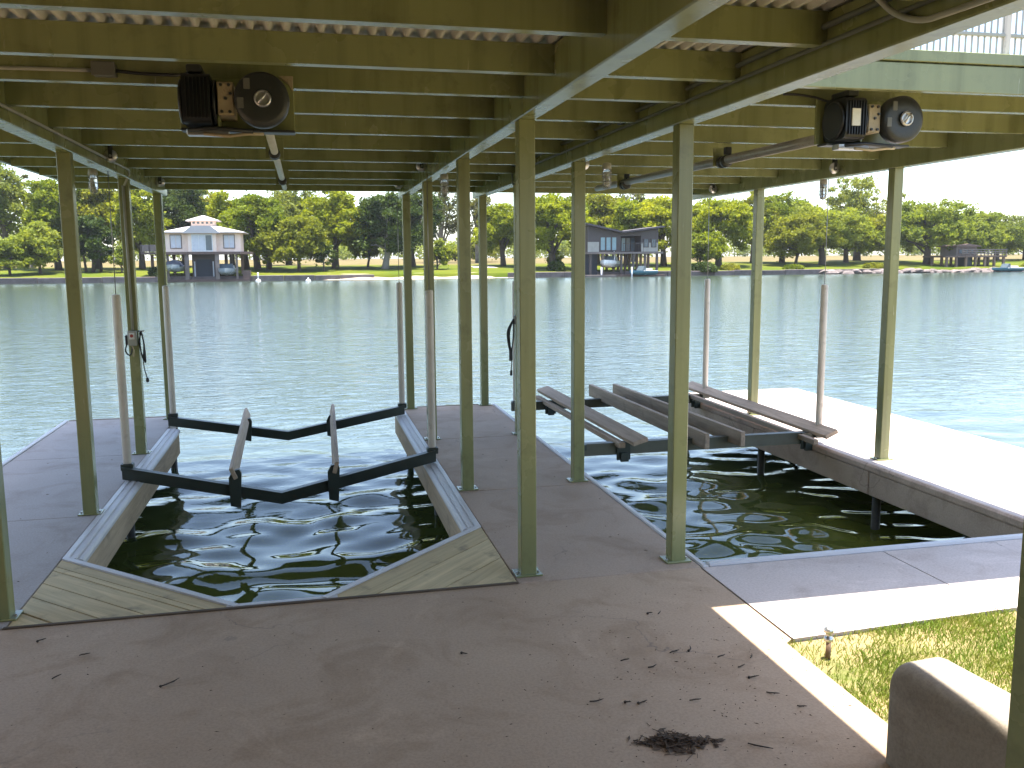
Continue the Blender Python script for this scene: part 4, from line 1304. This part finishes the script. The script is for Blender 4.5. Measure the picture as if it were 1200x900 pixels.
# ================================================================ TREES
TREES=[
 (-32.8,112,0.75,12.1,6.3,'airy','tall airy pale green tree at the far left end of the far bank'),
 (-31.8,118,0.84,11.0,3.1,'bare','thin sparse tree against the sky near the far left'),
 (-27.0,110,0.65,10.9,5.7,'green','large rounded green tree behind the leftmost near post'),
 (-27.1,103,0.32,5.2,4.9,'light','low spreading light green tree at the left waterside lawn edge'),
 (-29.4,101,0.22,4.0,4.3,'light','pale leafy shrub-like tree at the far left waterline'),
 (-23.5,113,0.76,11.3,6.6,'olive','big olive green tree between the two leftmost near posts'),
 (-22.6,106,0.46,6.4,4.4,'dark','dark shady tree with slim trunks on the left lawn'),
 (-18.2,110,0.65,9.7,5.2,'yellow','yellow green tree just left of the white boathouse'),
 (-19.3,104,0.36,2.9,2.2,'light','small pale bushy tree low on the lawn left of the white boathouse'),
 (-14.3,116,0.81,10.5,6.3,'dark','dark tall tree directly behind the white boathouse cupola'),
 (-11.8,120,0.86,9.5,5.0,'olive','olive tree behind the right half of the white boathouse'),
 (-8.5,113,0.76,8.7,4.8,'yellow','yellow green tree behind the right corner of the white boathouse'),
 (-5.3,107,0.51,8.6,7.1,'green','broad dark-hearted tree with twin trunks right of the white boathouse'),
 (-4.2,103,0.32,3.8,1.6,'yellow','tiny yellow green sapling on the lawn right of the white boathouse'),
 (-2.1,122,0.89,10.8,6.1,'airy','airy tree with sky gaps above the lawn right of the white boathouse'),
 (-0.7,103,0.32,5.8,6.5,'olive','wide olive crowned tree with thick trunk near the water'),
 (2.0,102,0.27,3.3,2.2,'dark','small dark rounded tree beside the wide olive crowned tree'),
 (3.4,108,0.56,9.3,7.3,'yellow','tall bright yellow green tree between the boathouse lawn and the sandy beach'),
 (7.2,109,0.61,5.2,3.7,'green','mid green tree with low crown left of the leaning pale trunk'),
 (9.0,106,0.46,9.1,6.7,'dark','tall dark tree with pale leaning trunk behind the sandy beach'),
 (12.8,110,0.65,9.2,5.9,'dark','dense dark tree just left of the sky gap above the beach'),
 (19.1,128,0.98,11.5,6.9,'bare','half bare grey tree with branches across the sky gap'),
 (14.9,104,0.36,3.6,2.5,'light','light green bushy sapling behind the sandy beach'),
 (24.6,150,1.16,2.8,6.2,'light','distant pale trees low in the sky gap'),
 (26.8,140,1.15,3.7,6.1,'airy','distant pale round tree behind the boat ramp'),
 (23.9,126,0.95,10.9,5.3,'bare','sparse dark branched tree above the boat ramp'),
 (24.1,110,0.65,7.9,6.2,'yellow','yellow green tree beside the boat ramp'),
 (28.6,103,0.32,9.0,8.6,'yellow','broad yellow green tree left of the dark modern boathouse'),
 (29.3,105,0.41,2.0,1.7,'yellow','tiny yellow bush under the broad tree left of the dark boathouse'),
 (37.0,112,0.75,9.5,6.4,'olive','olive tree behind the high left end of the butterfly roof'),
 (39.9,109,0.61,7.8,6.7,'yellow','bright yellow green tree rising behind the butterfly roof valley'),
 (46.5,124,0.92,11.0,5.1,'bare','thin dark branched tree above the butterfly roof'),
 (44.2,107,0.51,9.0,8.1,'yellow','yellow green tree at the right end of the dark modern boathouse'),
 (50.7,105,0.41,8.8,8.6,'yellow','large bright yellow green tree right of the dark modern boathouse'),
 (46.3,101,0.22,4.3,5.0,'green','low leafy tree at the waterline right of the dark modern boathouse'),
 (59.1,112,0.75,9.3,5.2,'olive','olive tree just left of the far right-hand roof post'),
 (62.9,111,0.70,9.3,6.7,'green','mid green tree just right of the far right-hand roof post'),
 (60.8,104,0.36,6.4,6.3,'olive','olive tree with crooked leaning trunk near the right waterside'),
 (65.9,106,0.46,7.7,10.2,'light','wide light olive tree on the right lawn near the water'),
 (79.0,118,0.84,12.2,9.9,'airy','tall grey green tree rising highest on the right of the far bank'),
 (72.0,110,0.65,6.6,7.1,'green','round green tree under the tallest right-hand tree'),
 (80.1,112,0.75,6.9,6.9,'olive','tree half hidden behind the right near post'),
 (80.0,104,0.36,8.4,10.6,'light','big pale green tree left of the far brown deck house'),
 (92.9,112,0.75,6.7,7.8,'light','pale tree rising behind the far brown deck house'),
 (99.5,114,0.78,6.6,8.3,'airy','hazy green tree right of the far brown deck house'),
 (106.1,116,0.81,5.4,7.7,'airy','hazy tree at the right edge of the far bank'),
]

def leaf_mat(name, dark, light, trans=.5):
    m, nt, b = new_mat(name)
    v = coords(nt, (1, 1, 1), 'Object')
    n1 = noise(nt, v, .55, 4, .6)
    c = ramp(nt, n1, [(.36, dark), (.64, light)])
    n2 = noise(nt, v, 7.0, 2, .5)
    c = mixc(nt, c, tuple(min(1, k * 1.25) for k in light), ramp(nt, n2, [(.50, 0.0), (.70, .5)]))
    oi = nt.nodes.new('ShaderNodeObjectInfo')
    c = mixc(nt, c, mixc(nt, c, (.75, .82, .85), 1.0, 'MULTIPLY'), oi.outputs['Random'])
    nt.links.new(c, b.inputs['Base Color'])
    b.inputs['Roughness'].default_value = .55
    b.inputs['Specular IOR Level'].default_value = .12
    tr = nt.nodes.new('ShaderNodeBsdfTranslucent')
    nt.links.new(mixc(nt, c, (1.15, 1.1, .45), 1.0, 'MULTIPLY'), tr.inputs['Color'])
    mx = nt.nodes.new('ShaderNodeMixShader'); mx.inputs[0].default_value = trans
    nt.links.new(b.outputs[0], mx.inputs[1]); nt.links.new(tr.outputs[0], mx.inputs[2])
    nt.links.new(mx.outputs[0], nt.nodes['Material Output'].inputs[0])
    return m
LEAF = {
 'yellow': leaf_mat('leaf_yellow_green', (.155, .190, .012), (.345, .355, .024)),
 'green': leaf_mat('leaf_green', (.105, .148, .013), (.240, .270, .024)),
 'dark': leaf_mat('leaf_dark', (.036, .062, .013), (.080, .110, .018), .32),
 'olive': leaf_mat('leaf_olive', (.145, .160, .020), (.285, .285, .030)),
 'light': leaf_mat('leaf_light', (.145, .185, .028), (.275, .300, .044)),
 'airy': leaf_mat('leaf_pale', (.135, .165, .036), (.250, .270, .055)),
 'bare': leaf_mat('leaf_sparse', (.085, .088, .034), (.140, .140, .050)),
}
M['bark'] = paint('bark', (.10, .075, .055), .9, .25, 2, .5)
M['barkp'] = paint('pale_bark', (.28, .25, .21), .9, .2, 2, .4)

def make_tree(x, y, z, H, W, kind, label, seed):
    rs = np.random.RandomState(seed)
    t = thing('tree', label, 'tree', (x, y, z - .1), 'trees on the far bank')
    W *= 1.27
    low = H < 6.5
    H *= 1.07
    base = H * (.06 if low else rs.uniform(.07, .13))       # crown bottom
    cz, hz = (base + H) / 2, (H - base) / 2
    # lobed envelope
    nl = rs.randint(6, 10)
    ld = rs.normal(size=(nl, 3)); ld /= np.linalg.norm(ld, axis=1)[:, None]
    def env(d):
        s = np.max(np.clip(d @ ld.T, 0, 1) ** 3, axis=1)
        return .78 + .30 * s
    vol = W * W * (H - base)
    nc = int(np.clip(24 + vol * .26, 30, 170))
    if kind in ('airy',): nc = int(nc * .78)
    if kind == 'bare': nc = int(nc * .55)
    d = rs.normal(size=(nc, 3)); d /= np.linalg.norm(d, axis=1)[:, None]
    d[:, 2] = np.where(d[:, 2] < -.8, -d[:, 2] * .6, d[:, 2])
    rad = rs.rand(nc) ** .40 * env(d) * .94
    C = d * rad[:, None] * np.array([W / 2, W / 2, hz])
    C[:, 2] += cz
    cr = rs.uniform(.55, 1.05, nc) * np.clip(W / 6.5, .35, 1.15)
    per = {'bare': 46, 'airy': 75}.get(kind, 110)
    if W < 3: per = 60
    P = []; S = []
    for k in range(nc):
        n = int(per * rs.uniform(.7, 1.3))
        o = rs.normal(size=(n, 3)); o /= np.linalg.norm(o, axis=1)[:, None]
        o *= (rs.rand(n) ** .5)[:, None] * cr[k]
        o[:, 2] *= .62
        P.append(C[k] + o)
    P = np.concatenate(P)
    # stray sprigs that break the outline
    n = len(P) // 14
    q = P[rs.randint(0, len(P), n)] + rs.normal(size=(n, 3)) * .35
    P = np.concatenate([P, q])
    P = P[P[:, 2] > base * .7]
    n = len(P)
    sz = rs.uniform(.075, .17, n) * (1.0 if W > 3 else .75)
    nrm = rs.normal(size=(n, 3)) + np.array([0, 0, .55])
    nrm /= np.linalg.norm(nrm, axis=1)[:, None]
    a = np.cross(nrm, rs.normal(size=(n, 3))); a /= np.linalg.norm(a, axis=1)[:, None]
    b = np.cross(nrm, a)
    A = a * sz[:, None] * 1.5; B = b * sz[:, None] * .85
    V = np.stack([P - A, P - B, P + A, P + B], 1).reshape(-1, 3)
    F = np.arange(4 * n).reshape(n, 4)
    crown = link('crown', numpy_mesh('crown', V, F, LEAF[kind]), t)
    # trunk and limbs
    r0 = .055 * W ** .5 * H ** .35 * (.62 if low else 1)
    lean = rs.normal(0, .035, 2) * H
    if 'leaning' in label: lean = np.array([.16 * H, 0])
    tp = [(0, 0, -.3), (lean[0] * .15, lean[1] * .15, H * .12), (lean[0] * .5, lean[1] * .5, H * .35), (lean[0] * .8, lean[1] * .8, H * .58), (lean[0], lean[1], H * .82)]
    m = MB().tube(tp, [r0 * 1.35, r0, r0 * .78, r0 * .5, r0 * .15], 8)
    for k in rs.choice(nc, min(nc, 12), replace=False):
        c = C[k]; s = rs.uniform(.14, .55)
        p0 = np.array([lean[0] * s, lean[1] * s, H * s])
        if c[2] < p0[2] + .2: p0[2] = max(H * .12, c[2] - .5)
        mid = (p0 + c) / 2 + np.array([0, 0, .12 * np.linalg.norm(c - p0)])
        m.tube([p0, mid, c], [r0 * .42, r0 * .26, r0 * .07], 5, False)
    if 'twin' in label or 'slim trunks' in label:
        for s in (-1, 1):
            m.tube([(s * W * .13, .3, -.3), (s * W * .15, .2, H * .2), (s * W * .2, 0, H * .55)], [r0, r0 * .8, r0 * .3], 7)
    m.build('trunk', M['barkp' if 'pale leaning' in label or kind == 'bare' else 'bark'], t)
for i, (x, y, z, H, W, kind, label) in enumerate(TREES):
    make_tree(x, y, z, H, W, kind, label, 300 + i * 7)

def make_shrub(x, y, z, w, h, kind, label, seed):
    rs = np.random.RandomState(seed)
    n = int(900 * w * h)
    d = rs.normal(size=(n, 3)); d /= np.linalg.norm(d, axis=1)[:, None]; d[:, 2] = np.abs(d[:, 2])
    lob = .75 + .25 * np.sin(3 * np.arctan2(d[:, 1], d[:, 0]) + seed) * np.cos(2.3 * d[:, 2] + seed)
    P = d * (rs.rand(n) ** .4 * lob)[:, None] * np.array([w / 2, w / 2, h])
    nrm = rs.normal(size=(n, 3)); nrm /= np.linalg.norm(nrm, axis=1)[:, None]
    a = np.cross(nrm, rs.normal(size=(n, 3))); a /= np.linalg.norm(a, axis=1)[:, None]
    b = np.cross(nrm, a); sz = rs.uniform(.06, .13, n)[:, None]
    V = np.stack([P - a * sz * 1.4, P - b * sz * .8, P + a * sz * 1.4, P + b * sz * .8], 1).reshape(-1, 3)
    t = thing('shrub', label, 'shrub', (x, y, z), 'shrubs on the far bank')
    link('foliage', numpy_mesh('foliage', V, np.arange(4 * n).reshape(n, 4), LEAF[kind]), t)
    m = MB()
    for k in range(5):
        e = P[k]
        m.tube([(0, 0, -.1), e * .5, e * .9], [.03, .02, .008], 5, False)
    m.build('stem', M['bark'], t)
SH = [(-14.6, 97.6, .05, 2.4, 1.1, 'dark', 'dark rounded shrub on the lawn left of the white boathouse'),
      (44.9, 96.6, -.1, 4.2, 1.5, 'dark', 'dark waterside shrub right of the dark modern boathouse'),
      (-33.0, 97.5, -.1, 6.0, 2.0, 'green', 'big green shrub hanging over the far left waterline'),
      (48.6, 97.5, .0, 3.0, .9, 'olive', 'low olive shrub on the bank left of the far right-hand roof post'),
      (28.0, 99.0, .1, 2.6, 1.6, 'dark', 'dark shrub at the left corner of the dark modern boathouse'),
      (91.0, 98.0, .0, 3.2, 1.0, 'olive', 'low olive shrub right of the far brown deck house'),
      (68.0, 98.2, .0, 3.4, .8, 'olive', 'low olive shrub among the boulders left of the far brown deck house'),
      (57.0, 97.6, .0, 3.0, .8, 'green', 'low green shrub at the foot of the right lawn')]
for i, s in enumerate(SH):
    make_shrub(*s, 900 + i)

def distant_wood():
    rs = np.random.RandomState(77)
    Vs = []
    for k in range(210):
        x = rs.uniform(-190, 420); y = rs.uniform(230, 330)
        if 30 < x < 55 and rs.rand() < .7: continue
        w = rs.uniform(6, 13); h = rs.uniform(5, 11); n = 420
        d = rs.normal(size=(n, 3)); d /= np.linalg.norm(d, axis=1)[:, None]
        P = d * (rs.rand(n) ** .4)[:, None] * np.array([w / 2, w / 2, h / 2]) + np.array([x, y, 1.4 + h * .5])
        a = rs.normal(size=(n, 3)); b = rs.normal(size=(n, 3))
        a /= np.linalg.norm(a, axis=1)[:, None]; b /= np.linalg.norm(b, axis=1)[:, None]
        sz = rs.uniform(.35, .7, n)[:, None]
        Vs.append(np.stack([P - a * sz, P - b * sz * .7, P + a * sz, P + b * sz * .7], 1).reshape(-1, 3))
    V = np.concatenate(Vs)
    tag(link('distant_wood', numpy_mesh('distant_wood', V, np.arange(len(V)).reshape(-1, 4), LEAF['light'])), 'distant belt of pale woodland beyond the dry field', 'woodland', kind='stuff')
distant_wood()

# ---------------------------------------------------------------- put every Empty at the base of its thing
bpy.context.view_layer.update()
for e in [o for o in scene.objects if o.type == 'EMPTY' and o.parent is None]:
    if e.location.length > 1e-6 or not e.children:
        continue
    pts = [c.matrix_world @ Vector(p) for c in e.children for p in c.bound_box]
    lo = Vector([min(p[i] for p in pts) for i in range(3)]); hi = Vector([max(p[i] for p in pts) for i in range(3)])
    base = Vector(((lo.x + hi.x) / 2, (lo.y + hi.y) / 2, lo.z))
    e.location = base
    for c in e.children:
        c.location = c.location - base

# ---------------------------------------------------------------- added volume in place of lens glare, a haze over the lake
hm = bpy.data.materials.new('glare_veil_air'); hm.use_nodes = True
hn = hm.node_tree; hn.nodes.clear()
pv = hn.nodes.new('ShaderNodeVolumePrincipled')
pv.inputs['Color'].default_value = (.92, .95, 1.0, 1)
pv.inputs['Density'].default_value = .00017
pv.inputs['Anisotropy'].default_value = .2
ho = hn.nodes.new('ShaderNodeOutputMaterial')
hn.links.new(pv.outputs['Volume'], ho.inputs['Volume'])
hz = MB().box(-420, 560, -40, 1980, -3.2, 18.0).build('veil', hm)
tag(hz, 'added thin lens-glare haze over the lake and far bank', 'veil', kind='stuff')
scene.cycles.volume_bounces = 0
